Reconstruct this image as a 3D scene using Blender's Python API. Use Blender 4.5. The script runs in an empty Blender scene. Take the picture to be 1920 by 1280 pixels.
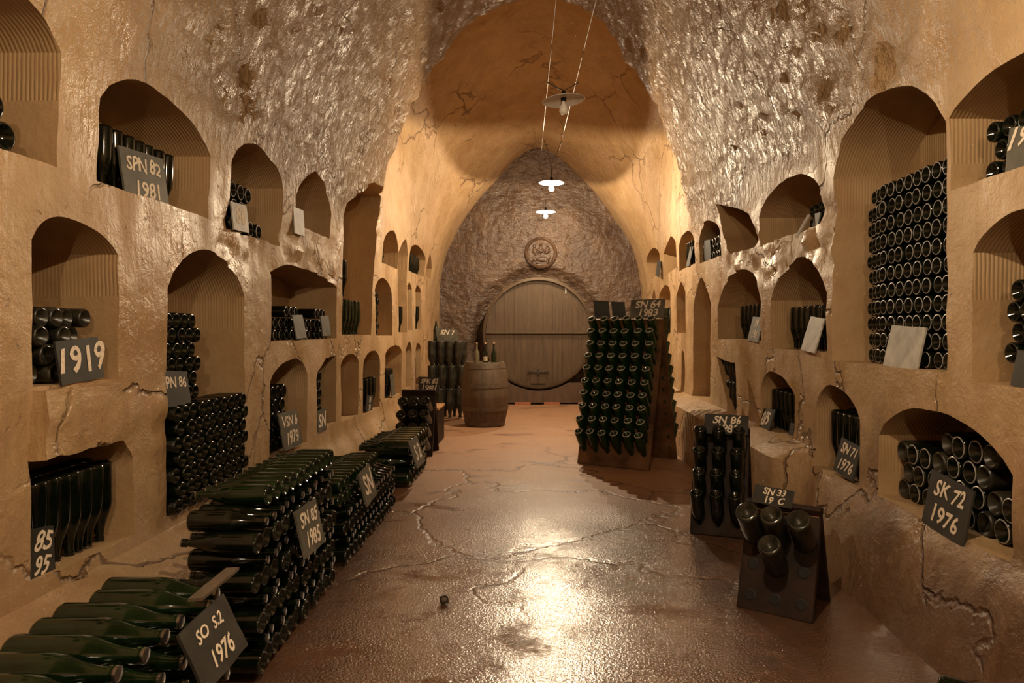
import bpy, bmesh, math, random
import numpy as np
from mathutils import Vector, Matrix, noise
random.seed(7)
R = random.Random(11)
PI = math.pi
SC = bpy.context.scene
COL = SC.collection

# ------------------------------------------------------------------ camera, world, exposure
FPX, CX, CY, EYE = 1350.0, 1010.0, 620.0, 1.40      # eye 1.4 m above the cellar floor, looking straight down the gallery
cam = bpy.data.cameras.new('camera'); camo = bpy.data.objects.new('camera', cam); COL.objects.link(camo)
cam.sensor_width = 36.0; cam.lens = 36.0 * FPX / 1920.0
cam.shift_x = (960 - CX) / 1920.0; cam.shift_y = (CY - 640) / 1920.0
camo.location = (0, 0, EYE); camo.rotation_euler = (PI / 2, 0, 0)
cam.clip_start = 0.05
SC.camera = camo
w = bpy.data.worlds.new('world'); SC.world = w; w.use_nodes = True
w.node_tree.nodes['Background'].inputs[0].default_value = (0.9, 0.6, 0.35, 1)
w.node_tree.nodes['Background'].inputs[1].default_value = 0.0
SC.view_settings.view_transform = 'Standard'; SC.view_settings.look = 'None'
SC.view_settings.gamma = 1; SC.view_settings.use_curve_mapping = False
SC.view_settings.exposure = 0.0
SC.cycles.use_denoising = True
SC.cycles.max_bounces = 6; SC.cycles.diffuse_bounces = 4; SC.cycles.glossy_bounces = 2
SC.cycles.use_adaptive_sampling = True; SC.cycles.adaptive_threshold = 0.03
SC.cycles.transmission_bounces = 4; SC.cycles.caustics_reflective = False; SC.cycles.caustics_refractive = False
SC.cycles.sample_clamp_indirect = 12.0
LAMP_COL = (1.0, 0.775, 0.515)
LAMP_POWER = 178.0                                    # watts of light from one filament
# (x, y, height above eye, lit factor)
LAMPS = [(0.20, -1.9, 1.45, 1.0), (0.20, 1.9, 1.66, 0.95), (0.20, 5.8, 1.86, 0.0), (0.175, 9.85, 2.03, 2.1), (0.125, 12.8, 2.12, 0.9)]

# ------------------------------------------------------------------ materials
def new_mat(name):
    m = bpy.data.materials.new(name); m.use_nodes = True
    nt = m.node_tree; b = nt.nodes['Principled BSDF']
    return m, nt, b
def N(nt, t, **kw):
    n = nt.nodes.new(t)
    for k, v in kw.items():
        if k.startswith('i_'):
            key = k[2:].replace('_', ' ')
            n.inputs[key].default_value = v
        else: setattr(n, k, v)
    return n
def lk(nt, a, b): nt.links.new(a, b)
def pos(nt, scale=(1, 1, 1)):
    g = N(nt, 'ShaderNodeNewGeometry'); mp = N(nt, 'ShaderNodeMapping'); mp.inputs['Scale'].default_value = scale
    lk(nt, g.outputs['Position'], mp.inputs['Vector']); return mp.outputs[0]
def nz(nt, vec, scale, detail=4, rough=0.55, dist=0.0):
    n = N(nt, 'ShaderNodeTexNoise'); n.inputs['Scale'].default_value = scale; n.inputs['Detail'].default_value = detail
    n.inputs['Roughness'].default_value = rough; n.inputs['Distortion'].default_value = dist
    lk(nt, vec, n.inputs['Vector']); return n.outputs['Fac']
def ramp(nt, fac, stops, interp='LINEAR'):
    r = N(nt, 'ShaderNodeValToRGB'); cr = r.color_ramp; cr.interpolation = interp
    while len(cr.elements) < len(stops): cr.elements.new(0.5)
    for e, (p, c) in zip(cr.elements, stops):
        e.position = p; e.color = (*c, 1) if not isinstance(c, (int, float)) else (c, c, c, 1)
    lk(nt, fac, r.inputs[0]); return r.outputs[0]
def mix(nt, fac, a, b, mode='MIX'):
    m = N(nt, 'ShaderNodeMix', data_type='RGBA', blend_type=mode)
    for s, v in ((m.inputs[0], fac), (m.inputs[6], a), (m.inputs[7], b)):
        if isinstance(v, (int, float)): s.default_value = v
        elif isinstance(v, tuple): s.default_value = (*v, 1)
        else: lk(nt, v, s)
    return m.outputs[2]
def mth(nt, op, a, b=0.0, c=None, clamp=False):
    m = N(nt, 'ShaderNodeMath', operation=op, use_clamp=clamp)
    for s, v in zip(m.inputs, (a, b, c)):
        if v is None: continue
        if isinstance(v, (int, float)): s.default_value = v
        else: lk(nt, v, s)
    return m.outputs[0]
def bump(nt, h, strength, dist, nrm=None):
    b = N(nt, 'ShaderNodeBump'); b.inputs['Strength'].default_value = strength; b.inputs['Distance'].default_value = dist
    lk(nt, h, b.inputs['Height'])
    if nrm is not None: lk(nt, nrm, b.inputs['Normal'])
    return b.outputs[0]
def sep(nt):
    g = N(nt, 'ShaderNodeNewGeometry'); s = N(nt, 'ShaderNodeSeparateXYZ'); lk(nt, g.outputs['Position'], s.inputs[0]); return s.outputs
def maprange(nt, v, a, b, c=0.0, d=1.0):
    m = N(nt, 'ShaderNodeMapRange', clamp=True)
    for s, x in zip(m.inputs, (v, a, b, c, d)):
        if isinstance(x, (int, float)): s.default_value = x
        else: lk(nt, x, s)
    return m.outputs[0]

def stone(name, kind):
    """warm chalk limestone: 'wall' smooth sawn face that turns into pickaxed rock above, 'niche', 'fluted' (combed), 'vault'"""
    m, nt, b = new_mat(name)
    P = pos(nt)
    big = nz(nt, P, 0.9, 5, 0.6, 0.4)
    mid = nz(nt, P, 4.0, 6, 0.6)
    fine = nz(nt, P, 26.0, 4, 0.6)
    col = ramp(nt, big, [(0.30, (0.33, 0.195, 0.080)), (0.5, (0.40, 0.262, 0.122)), (0.70, (0.46, 0.32, 0.170))])
    col2 = ramp(nt, mid, [(0.30, (0.31, 0.180, 0.082)), (0.55, (0.45, 0.305, 0.165)), (0.8, (0.54, 0.39, 0.245))])
    col = mix(nt, 0.5, col, col2)
    X, Y, Z = sep(nt)
    g = N(nt, 'ShaderNodeNewGeometry')
    if kind in ('wall', 'vault'):
        # pickaxed rock zone: above the arcade, in the near gallery
        zz = mth(nt, 'ADD', Z, mth(nt, 'MULTIPLY', nz(nt, P, 2.2, 3), 0.7))
        rough_zone = maprange(nt, zz, 2.75, 3.1)
        near = mth(nt, 'MULTIPLY', maprange(nt, Y, 8.7, 8.95, 1.0, 0.12), maprange(nt, Y, 3.2, 4.4, 0.22, 1.0))
        rz = mth(nt, 'MULTIPLY', rough_zone, near)
        vor = N(nt, 'ShaderNodeTexVoronoi', feature='F1', distance='EUCLIDEAN'); vor.inputs['Scale'].default_value = 19.0
        vor.inputs['Randomness'].default_value = 1.0
        dv = N(nt, 'ShaderNodeMapping'); dv.inputs['Scale'].default_value = (1.0, 1.0, 0.55)
        wv = N(nt, 'ShaderNodeVectorMath', operation='ADD'); nv = N(nt, 'ShaderNodeTexNoise'); nv.inputs['Scale'].default_value = 5.0
        lk(nt, P, nv.inputs['Vector'])
        sc_ = N(nt, 'ShaderNodeVectorMath', operation='SCALE'); sc_.inputs['Scale'].default_value = 0.13
        lk(nt, nv.outputs['Color'], sc_.inputs[0]); lk(nt, P, wv.inputs[0]); lk(nt, sc_.outputs[0], wv.inputs[1])
        lk(nt, wv.outputs[0], dv.inputs[0]); lk(nt, dv.outputs[0], vor.inputs['Vector'])
        chips = mth(nt, 'ADD', vor.outputs['Distance'], mth(nt, 'MULTIPLY', nz(nt, P, 46.0, 3, 0.75), 1.3))
        hgt = mth(nt, 'MULTIPLY', chips, mth(nt, 'MULTIPLY_ADD', rz, 0.96, 0.035))
        # vertical tool marks on the sawn faces
        tl = nz(nt, pos(nt, (9, 9, 0.8)), 3.0, 3, 0.5)
        hgt = mth(nt, 'ADD', hgt, mth(nt, 'MULTIPLY', tl, 0.10))
        hgt = mth(nt, 'ADD', hgt, mth(nt, 'MULTIPLY', fine, 0.05))
        cv = N(nt, 'ShaderNodeTexVoronoi', feature='DISTANCE_TO_EDGE'); cv.inputs['Scale'].default_value = 0.85
        cs = N(nt, 'ShaderNodeVectorMath', operation='SCALE'); cs.inputs['Scale'].default_value = 0.8
        cn = N(nt, 'ShaderNodeTexNoise'); cn.inputs['Scale'].default_value = 1.8; cn.inputs['Detail'].default_value = 5; lk(nt, P, cn.inputs['Vector'])
        ca = N(nt, 'ShaderNodeVectorMath', operation='ADD'); lk(nt, cn.outputs['Color'], cs.inputs[0]); lk(nt, P, ca.inputs[0]); lk(nt, cs.outputs[0], ca.inputs[1]); lk(nt, ca.outputs[0], cv.inputs['Vector'])
        crk = mth(nt, 'MULTIPLY', maprange(nt, cv.outputs['Distance'], 0.003, 0.014, 1.0, 0.0), ramp(nt, nz(nt, P, 0.7, 2), [(0.42, 0.0), (0.55, 1.0)]))
        pits = ramp(nt, nz(nt, P, 11.0, 5, 0.75), [(0.64, 0.0), (0.72, 1.0)])
        scrape = ramp(nt, nz(nt, pos(nt, (1, 1, 1)), 6.5, 6, 0.70, 0.3), [(0.40, 0.0), (0.62, 1.0)])
        hgt = mth(nt, 'SUBTRACT', hgt, mth(nt, 'MULTIPLY', crk, 0.45)); hgt = mth(nt, 'SUBTRACT', hgt, mth(nt, 'MULTIPLY', pits, 0.13))
        hgt = mth(nt, 'ADD', hgt, mth(nt, 'MULTIPLY', scrape, 0.09))
        nrm = bump(nt, hgt, 1.0, 0.036)
        col = mix(nt, mth(nt, 'MULTIPLY', pits, 0.45), col, (0.20, 0.115, 0.055))
        col = mix(nt, mth(nt, 'MULTIPLY', crk, 0.7), col, (0.12, 0.065, 0.035))
        pk = ramp(nt, nz(nt, P, 1.3, 5, 0.65, 0.8), [(0.50, 0.0), (0.66, 1.0)])
        col = mix(nt, mth(nt, 'MULTIPLY', pk, mth(nt, 'MULTIPLY_ADD', rz, -0.40, 0.45)), col, (0.50, 0.325, 0.205))
        dark = mix(nt, mth(nt, 'MULTIPLY', rz, 0.5), col, (0.26, 0.150, 0.070))
        # brown damp near the floor and seepage streaks
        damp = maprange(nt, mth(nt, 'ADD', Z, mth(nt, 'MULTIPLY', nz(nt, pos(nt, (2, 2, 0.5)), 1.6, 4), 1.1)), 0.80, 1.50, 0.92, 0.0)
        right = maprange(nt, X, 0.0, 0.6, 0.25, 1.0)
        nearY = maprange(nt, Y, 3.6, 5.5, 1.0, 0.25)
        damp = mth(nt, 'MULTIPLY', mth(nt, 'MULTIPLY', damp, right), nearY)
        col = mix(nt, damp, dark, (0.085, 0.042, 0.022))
        streak = ramp(nt, nz(nt, pos(nt, (3.2, 3.2, 0.35)), 2.0, 3, 0.6), [(0.60, 0.0), (0.72, 1.0)])
        col = mix(nt, mth(nt, 'MULTIPLY', streak, 0.30), col, (0.27, 0.150, 0.078))
        # wet sheen patches
        wet = ramp(nt, nz(nt, pos(nt, (1.5, 1.5, 0.6)), 1.4, 3, 0.5), [(0.42, 0.0), (0.60, 1.0)])
        ro = mth(nt, 'SUBTRACT', 0.62, mth(nt, 'MULTIPLY', mth(nt, 'MAXIMUM', wet, mth(nt, 'MULTIPLY', rz, 1.0)), 0.35))
        lk(nt, ro, b.inputs['Roughness']); b.inputs['Specular IOR Level'].default_value = 0.55
    else:
        col = mix(nt, 0.25, col, (0.34, 0.22, 0.115))
        spots = ramp(nt, nz(nt, P, 6.5, 5, 0.7), [(0.68, 0.0), (0.76, 1.0)])
        col = mix(nt, mth(nt, 'MULTIPLY', spots, 0.35), col, (0.22, 0.12, 0.06))
        if kind == 'fluted':
            nx = N(nt, 'ShaderNodeSeparateXYZ'); lk(nt, g.outputs['True Normal'], nx.inputs[0])
            isback = mth(nt, 'GREATER_THAN', mth(nt, 'ABSOLUTE', nx.outputs[0]), 0.8)
            wob = mth(nt, 'MULTIPLY', nz(nt, P, 3.0, 2), 1.3)
            kb = mth(nt, 'SINE', mth(nt, 'ADD', mth(nt, 'MULTIPLY', Y, 265.0), wob))
            ks = mth(nt, 'SINE', mth(nt, 'ADD', mth(nt, 'MULTIPLY', X, 340.0), mth(nt, 'MULTIPLY', wob, 4.0)))
            mm = N(nt, 'ShaderNodeMix', data_type='FLOAT'); lk(nt, isback, mm.inputs[0]); lk(nt, ks, mm.inputs[2]); lk(nt, kb, mm.inputs[3])
            gr = mth(nt, 'MULTIPLY_ADD', mm.outputs[0], 0.5, 0.5)
            amp = mth(nt, 'MULTIPLY', maprange(nt, nz(nt, P, 2.0, 2), 0.3, 0.65, 0.35, 1.0), maprange(nt, isback, 0.0, 1.0, 0.45, 1.0))
            hgt = mth(nt, 'MULTIPLY', mth(nt, 'POWER', gr, 0.6), amp)
            hgt = mth(nt, 'ADD', hgt, mth(nt, 'MULTIPLY', fine, 0.25))
            nrm = bump(nt, hgt, 0.8, 0.006)
        else:
            hgt = mth(nt, 'ADD', mth(nt, 'MULTIPLY', fine, 0.25), mth(nt, 'MULTIPLY', mid, 0.8))
            nrm = bump(nt, hgt, 0.6, 0.02)
        b.inputs['Roughness'].default_value = 0.72; b.inputs['Specular IOR Level'].default_value = 0.3
    lk(nt, col, b.inputs['Base Color']); lk(nt, nrm, b.inputs['Normal'])
    return m
M_WALL = stone('sawn_limestone', 'wall'); M_VAULT = stone('pickaxed_limestone', 'vault')
M_NICHE = stone('niche_limestone', 'niche'); M_FLUTE = stone('combed_limestone', 'fluted')

def end_stone():
    m, nt, b = new_mat('dark_damp_rock')
    P = pos(nt)
    n1 = nz(nt, P, 1.6, 5, 0.6, 0.6); n2 = nz(nt, pos(nt, (1, 1, 1)), 7.0, 5, 0.6)
    col = ramp(nt, n1, [(0.3, (0.044, 0.022, 0.013)), (0.5, (0.075, 0.042, 0.024)), (0.72, (0.16, 0.10, 0.058))])
    col = mix(nt, 0.35, col, ramp(nt, n2, [(0.3, (0.06, 0.032, 0.02)), (0.7, (0.17, 0.105, 0.062))]))
    # diagonal tool strokes
    mp = N(nt, 'ShaderNodeMapping'); mp.inputs['Rotation'].default_value = (0, math.radians(-35), 0); mp.inputs['Scale'].default_value = (1.6, 1.6, 4.5)
    g = N(nt, 'ShaderNodeNewGeometry'); lk(nt, g.outputs['Position'], mp.inputs[0])
    st = nz(nt, mp.outputs[0], 3.0, 4, 0.6)
    h = mth(nt, 'ADD', mth(nt, 'MULTIPLY', st, 0.55), mth(nt, 'MULTIPLY', n2, 1.0))
    lk(nt, bump(nt, h, 0.9, 0.06), b.inputs['Normal'])
    lk(nt, col, b.inputs['Base Color']); b.inputs['Roughness'].default_value = 0.34; b.inputs['Specular IOR Level'].default_value = 0.6
    return m
M_END = end_stone()

def floor_mat():
    m, nt, b = new_mat('wet_cellar_floor')
    P = pos(nt)
    n1 = nz(nt, P, 0.8, 5, 0.6, 0.5); n2 = nz(nt, P, 5.0, 6, 0.65); n3 = nz(nt, P, 85.0, 2, 0.6)
    X, Y, Z = sep(nt)
    col = ramp(nt, n1, [(0.30, (0.055, 0.025, 0.013)), (0.5, (0.100, 0.048, 0.025)), (0.72, (0.160, 0.083, 0.046))])
    col = mix(nt, 0.4, col, ramp(nt, n2, [(0.3, (0.075, 0.035, 0.018)), (0.7, (0.18, 0.096, 0.053))]))
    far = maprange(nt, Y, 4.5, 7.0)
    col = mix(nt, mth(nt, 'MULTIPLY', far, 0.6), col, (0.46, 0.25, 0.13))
    # cracks with damp along them
    wv = N(nt, 'ShaderNodeVectorMath', operation='ADD'); nv = N(nt, 'ShaderNodeTexNoise'); nv.inputs['Scale'].default_value = 2.4; nv.inputs['Detail'].default_value = 6
    lk(nt, P, nv.inputs['Vector']); sc_ = N(nt, 'ShaderNodeVectorMath', operation='SCALE'); sc_.inputs['Scale'].default_value = 0.7
    lk(nt, nv.outputs['Color'], sc_.inputs[0]); lk(nt, P, wv.inputs[0]); lk(nt, sc_.outputs[0], wv.inputs[1])
    vor = N(nt, 'ShaderNodeTexVoronoi', feature='DISTANCE_TO_EDGE'); vor.inputs['Scale'].default_value = 0.62; lk(nt, wv.outputs[0], vor.inputs['Vector'])
    crack = maprange(nt, vor.outputs['Distance'], 0.004, 0.020, 1.0, 0.0)
    zoneY = mth(nt, 'MULTIPLY', maprange(nt, Y, 3.2, 3.9), maprange(nt, Y, 8.0, 9.5, 1.0, 0.0))
    crack = mth(nt, 'MULTIPLY', crack, zoneY)
    col = mix(nt, mth(nt, 'MULTIPLY', crack, 0.75), col, (0.10, 0.048, 0.025))
    # puddles / damp stains
    pud = ramp(nt, nz(nt, pos(nt, (0.8, 1.7, 1)), 1.9, 4, 0.55, 0.3), [(0.60, 0.0), (0.64, 1.0)])
    col = mix(nt, mth(nt, 'MULTIPLY', pud, 0.6), col, (0.11, 0.05, 0.03))
    wet = maprange(nt, mth(nt, 'ADD', Y, mth(nt, 'MULTIPLY', n1, 3.0)), 5.6, 8.0, 1.0, 0.0)
    ro = mth(nt, 'SUBTRACT', 0.56, mth(nt, 'MULTIPLY', wet, maprange(nt, n2, 0.3, 0.7, 0.33, 0.46)))
    ro = mth(nt, 'SUBTRACT', ro, mth(nt, 'MULTIPLY', pud, 0.12))
    lk(nt, ro, b.inputs['Roughness']); b.inputs['Specular IOR Level'].default_value = 0.8
    film = ramp(nt, nz(nt, P, 2.6, 5, 0.65), [(0.36, 0.0), (0.50, 1.0)])
    lk(nt, mth(nt, 'MULTIPLY', film, wet), b.inputs['Coat Weight']); b.inputs['Coat Roughness'].default_value = 0.16; b.inputs['Coat IOR'].default_value = 1.6
    h = mth(nt, 'ADD', mth(nt, 'MULTIPLY', n3, mth(nt, 'MULTIPLY_ADD', wet, 0.9, 0.15)), mth(nt, 'MULTIPLY', n2, 0.5))
    h = mth(nt, 'SUBTRACT', h, mth(nt, 'MULTIPLY', crack, 0.8))
    nn_ = bump(nt, h, 0.8, 0.0085); lk(nt, nn_, b.inputs['Normal']); lk(nt, bump(nt, h, 0.27, 0.0085), b.inputs['Coat Normal'])
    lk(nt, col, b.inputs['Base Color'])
    return m
M_FLOOR = floor_mat()

def simple(name, c, ro, metal=0.0, spec=0.5, vary=None, vscale=8, bmp=0.0, coat=0.0):
    m, nt, b = new_mat(name)
    b.inputs['Roughness'].default_value = ro; b.inputs['Metallic'].default_value = metal; b.inputs['Specular IOR Level'].default_value = spec
    b.inputs['Coat Weight'].default_value = coat; b.inputs['Coat Roughness'].default_value = 0.05
    t = N(nt, 'ShaderNodeTexCoord')
    f = nz(nt, t.outputs['Object'], vscale, 5, 0.6)
    lk(nt, ramp(nt, f, [(0.35, c), (0.65, vary or c)]), b.inputs['Base Color'])
    if bmp: lk(nt, bump(nt, f, 0.6, bmp), b.inputs['Normal'])
    return m
M_GLASS = simple('dark_green_glass', (0.0015, 0.0025, 0.0015), 0.09, spec=0.5, vary=(0.005, 0.008, 0.004), vscale=14)
M_GREEN = simple('bottle_green_glass', (0.002, 0.007, 0.002), 0.10, spec=0.55, vary=(0.006, 0.018, 0.005), vscale=10)
M_GREENLIT = simple('lit_green_glass', (0.004, 0.018, 0.004), 0.10, spec=0.6, vary=(0.010, 0.034, 0.007), vscale=10)  # bottle green lightened to stand for lamplight on the tall rack
M_DUSTY = simple('dusty_bottle_glass', (0.006, 0.006, 0.004), 0.34, spec=0.4, vary=(0.040, 0.034, 0.020), vscale=11, bmp=0.001)
M_RING = simple('pale_glass_rim', (0.24, 0.225, 0.20), 0.30, spec=0.8, vary=(0.46, 0.43, 0.39), vscale=30)
M_DIMRING = simple('dim_glass_rim', (0.010, 0.010, 0.008), 0.18, spec=0.8, vary=(0.030, 0.028, 0.022), vscale=30)  # rim tone between the glass and the pale rim
M_CAP = simple('crown_cap_metal', (0.16, 0.15, 0.14), 0.25, metal=0.9, vary=(0.28, 0.26, 0.24), vscale=40)
M_SLATE = simple('dark_slate', (0.022, 0.020, 0.016), 0.6, spec=0.3, vary=(0.042, 0.038, 0.030), vscale=7, bmp=0.002)
M_SLATEG = simple('grey_slate', (0.060, 0.056, 0.042), 0.6, spec=0.3, vary=(0.125, 0.112, 0.085), vscale=6, bmp=0.002)
M_SLATEP = simple('chalk_smeared_slate', (0.20, 0.185, 0.155), 0.6, vary=(0.42, 0.39, 0.33), vscale=9, bmp=0.001)
M_CHALK = simple('chalk', (0.88, 0.76, 0.60), 0.9, vary=(0.62, 0.52, 0.40), vscale=60)
M_WOOD = simple('dark_riddling_wood', (0.008, 0.004, 0.0025), 0.6, spec=0.15, vary=(0.026, 0.012, 0.006), vscale=5, bmp=0.003)
M_WOODMID = simple('brown_riddling_wood', (0.05, 0.022, 0.009), 0.55, spec=0.25, vary=(0.16, 0.075, 0.028), vscale=4, bmp=0.003)
M_WOODL = simple('pale_batten_wood', (0.30, 0.14, 0.05), 0.5, vary=(0.46, 0.24, 0.10), vscale=6, bmp=0.002)
M_IRON = simple('dark_iron', (0.035, 0.028, 0.022), 0.5, metal=0.6, vary=(0.07, 0.05, 0.035))
M_SHADE = simple('white_enamel', (0.80, 0.78, 0.74), 0.25, vary=(0.72, 0.70, 0.66))
M_WIRE = simple('steel_wire', (0.10, 0.07, 0.05), 0.5, metal=0.4, vary=(0.42, 0.32, 0.24), vscale=5)
M_BLACK = simple('bakelite_and_hole_black', (0.008, 0.007, 0.006), 0.6, spec=0.2)  # lamp sockets, and the painted dark of the rack holes
M_BRICK = simple('red_brick', (0.33, 0.11, 0.05), 0.8, vary=(0.42, 0.16, 0.08), vscale=20, bmp=0.004)
M_CLEAR = simple('old_clear_glass', (0.10, 0.085, 0.05), 0.06, spec=0.9, vary=(0.17, 0.14, 0.09))
M_PAPER = simple('aged_label', (0.40, 0.32, 0.20), 0.7, vary=(0.50, 0.42, 0.28))
M_CORK = simple('cork', (0.50, 0.33, 0.18), 0.85, vary=(0.38, 0.22, 0.11), vscale=40)
def barrel_wood(name, c1, c2, axis_scale):
    m, nt, b = new_mat(name)
    t = N(nt, 'ShaderNodeTexCoord'); mp = N(nt, 'ShaderNodeMapping'); mp.inputs['Scale'].default_value = axis_scale
    lk(nt, t.outputs['Object'], mp.inputs[0])
    f = nz(nt, mp.outputs[0], 4.0, 6, 0.65)
    lk(nt, ramp(nt, f, [(0.3, c1), (0.7, c2)]), b.inputs['Base Color']); b.inputs['Roughness'].default_value = 0.6
    lk(nt, bump(nt, f, 0.6, 0.006), b.inputs['Normal'])
    return m
M_OAK = barrel_wood('aged_grey_oak', (0.060, 0.041, 0.024), (0.135, 0.094, 0.055), (4, 4, 0.5))
M_OAKDARK = barrel_wood('dark_oak', (0.05, 0.028, 0.016), (0.11, 0.065, 0.036), (4, 4, 0.5))  # darker oak: lower part of the barrel and the cradle beam
M_CASK = barrel_wood('cask_head_oak', (0.050, 0.029, 0.013), (0.100, 0.062, 0.028), (5, 1, 0.35))
M_HOOP = simple('rusty_hoop', (0.075, 0.055, 0.036), 0.55, metal=0.2, vary=(0.13, 0.095, 0.062), vscale=12)
def bulb_mat(f):
    m, nt, b = new_mat('lit_bulb' if f else 'unlit_bulb')
    if f:                                                # clear hot glass around the filament
        tr = N(nt, 'ShaderNodeBsdfTransparent'); em = N(nt, 'ShaderNodeEmission'); ad = N(nt, 'ShaderNodeAddShader')
        em.inputs[0].default_value = (*LAMP_COL, 1); em.inputs[1].default_value = 14.0
        lk(nt, tr.outputs[0], ad.inputs[0]); lk(nt, em.outputs[0], ad.inputs[1]); lk(nt, ad.outputs[0], nt.nodes['Material Output'].inputs[0])
    else:
        b.inputs['Base Color'].default_value = (0.85, 0.80, 0.72, 1); b.inputs['Roughness'].default_value = 0.2
    return m

# ------------------------------------------------------------------ scene helpers
def tag(o, label=None, cat=None, group=None, kind=None):
    if label: o['label'] = label
    if cat: o['category'] = cat
    if group: o['group'] = group
    if kind: o['kind'] = kind
    return o
def mesh_obj(name, bm, mats, parent=None, smooth=False, auto=None):
    bmesh.ops.recalc_face_normals(bm, faces=bm.faces[:])
    me = bpy.data.meshes.new(name); bm.to_mesh(me); bm.free()
    for mm in (mats if isinstance(mats, (list, tuple)) else [mats]): me.materials.append(mm)
    if smooth:
        for p in me.polygons: p.use_smooth = True
        if auto: me.set_sharp_from_angle(angle=math.radians(auto))
    o = bpy.data.objects.new(name, me); COL.objects.link(o)
    if parent: o.parent = parent
    return o
def empty(name, loc=(0, 0, 0), rot=None):
    o = bpy.data.objects.new(name, None); COL.objects.link(o); o.location = loc; o.empty_display_size = 0.1
    if rot is not None: o.rotation_euler = rot
    return o
def box(bm, lo, hi, mat=0, M=None):
    vs = [bm.verts.new((x, y, z)) for x in (lo[0], hi[0]) for y in (lo[1], hi[1]) for z in (lo[2], hi[2])]
    if M is not None:
        for v in vs: v.co = M @ v.co
    for f in ((0, 1, 3, 2), (4, 6, 7, 5), (0, 4, 5, 1), (2, 3, 7, 6), (0, 2, 6, 4), (1, 5, 7, 3)):
        fc = bm.faces.new([vs[i] for i in f]); fc.material_index = mat
    return vs
def bevelled(bm, w=0.004, seg=1):
    bmesh.ops.bevel(bm, geom=bm.edges[:], offset=w, segments=seg, affect='EDGES', profile=0.6)
def lathe(bm, prof, seg=24, mats=None, M=None):
    rings = []
    for r, z in prof:
        if r < 1e-6: v = [bm.verts.new((0, 0, z))]
        else: v = [bm.verts.new((r * math.cos(2 * PI * i / seg), r * math.sin(2 * PI * i / seg), z)) for i in range(seg)]
        if M is not None:
            for q in v: q.co = M @ q.co
        rings.append(v)
    for k in range(len(rings) - 1):
        a, c = rings[k], rings[k + 1]; mi = mats[k] if mats else 0
        for i in range(seg):
            j = (i + 1) % seg
            if len(a) == 1 and len(c) == 1: continue
            if len(a) == 1: f = bm.faces.new((a[0], c[j], c[i]))
            elif len(c) == 1: f = bm.faces.new((a[i], a[j], c[0]))
            else: f = bm.faces.new((a[i], a[j], c[j], c[i]))
            f.material_index = mi
def tube(name, pts, r, mat, parent=None, seg=6, smooth_pts=True):
    """a wire as a mesh tube along pts"""
    bm = bmesh.new(); P = [Vector(p) for p in pts]; prev = None
    for i, p in enumerate(P):
        t = (P[min(i + 1, len(P) - 1)] - P[max(i - 1, 0)]).normalized()
        a = t.cross(Vector((0, 0, 1)));  a = a.normalized() if a.length > 1e-3 else Vector((1, 0, 0))
        c = t.cross(a).normalized()
        ring = [bm.verts.new(p + r * (math.cos(2 * PI * k / seg) * a + math.sin(2 * PI * k / seg) * c)) for k in range(seg)]
        if prev:
            for k in range(seg): bm.faces.new((prev[k], prev[(k + 1) % seg], ring[(k + 1) % seg], ring[k]))
        else: bm.faces.new(ring)
        prev = ring
    bm.faces.new(prev[::-1])
    return mesh_obj(name, bm, mat, parent, smooth=True)

# ------------------------------------------------------------------ the gallery's cross sections
# control points: (fraction of half width, height above eye); index 3 = 0.9 m above the eye, the vault springs from there
NEAR = [(1, -1.4), (1, -0.6), (1, 0.3), (1, 0.9), (0.972, 1.5), (0.885, 2.13), (0.68, 3.03), (0.45, 3.62), (0.22, 3.94), (0, 4.06)]
CHAM = [(1, -1.4), (1, -0.6), (1, 0.3), (1, 0.9), (0.985, 1.5), (0.985, 2.2), (0.94, 3.10), (0.74, 3.88), (0.42, 4.36), (0, 4.60)]
ENDS = [(1, -1.4), (1, -0.6), (1, 0.3), (0.99, 0.9), (0.94, 1.45), (0.84, 1.92), (0.63, 2.55), (0.42, 3.05), (0.22, 3.45), (0, 3.65)]
YSTEP, YEND, YBACK = 8.7, 14.5, -3.6
def sstep(x, a, b):
    t = min(max((x - a) / (b - a), 0), 1); return t * t * (3 - 2 * t)
def section(Y):
    if Y < YSTEP: return NEAR
    a = sstep(Y, YSTEP, YSTEP + 0.25); b = sstep(Y, 10.3, YEND)
    return [tuple((1 - b) * ((1 - a) * n[k] + a * c[k]) + b * e[k] for k in (0, 1)) for n, c, e in zip(NEAR, CHAM, ENDS)]
def W(side, Y):
    if side < 0: return 2.0
    return 1.85 + 0.22 * sstep(Y, 8.5, 13.0)
def low_frac(side, h, Y):
    """the wall's foot: sloping plinth on the left, battered base and ledge on the right"""
    if side < 0:
        a = sstep(Y, 4.6, 5.4)
        f0 = 0.735 * (1 - a) + 0.94 * a
        pts = [(-1.4, f0), (-1.24, f0 + 0.01), (-1.07, 0.995), (-1.0, 1.0)]
    else:
        a = sstep(Y, 4.75, 5.0)
        p1 = [(-1.4, 0.885), (-0.95, 0.975), (-0.90, 1.0), (-0.7, 1.0)]
        p2 = [(-1.4, 0.845), (-0.84, 0.865), (-0.80, 0.99), (-0.7, 1.0)]
        f = [np.interp(h, [p[0] for p in q], [p[1] for p in q]) for q in (p1, p2)]
        return float(f[0] * (1 - a) + f[1] * a)
    return float(np.interp(h, [p[0] for p in pts], [p[1] for p in pts]))
def cr(p0, p1, p2, p3, t):
    return tuple(0.5 * (2 * b + (c - a) * t + (2 * a - 5 * b + 4 * c - d) * t * t + (3 * b - a - 3 * c + d) * t ** 3) for a, b, c, d in zip(p0, p1, p2, p3))
def upper(S, u):
    """Catmull-Rom through the control points 3..9"""
    i = min(int(u), 8); t = u - i
    p3 = S[i + 2] if i + 2 < 10 else (-S[8][0], S[8][1])
    return cr(S[i - 1], S[i], S[i + 1], p3, t)
_cache = {}
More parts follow.
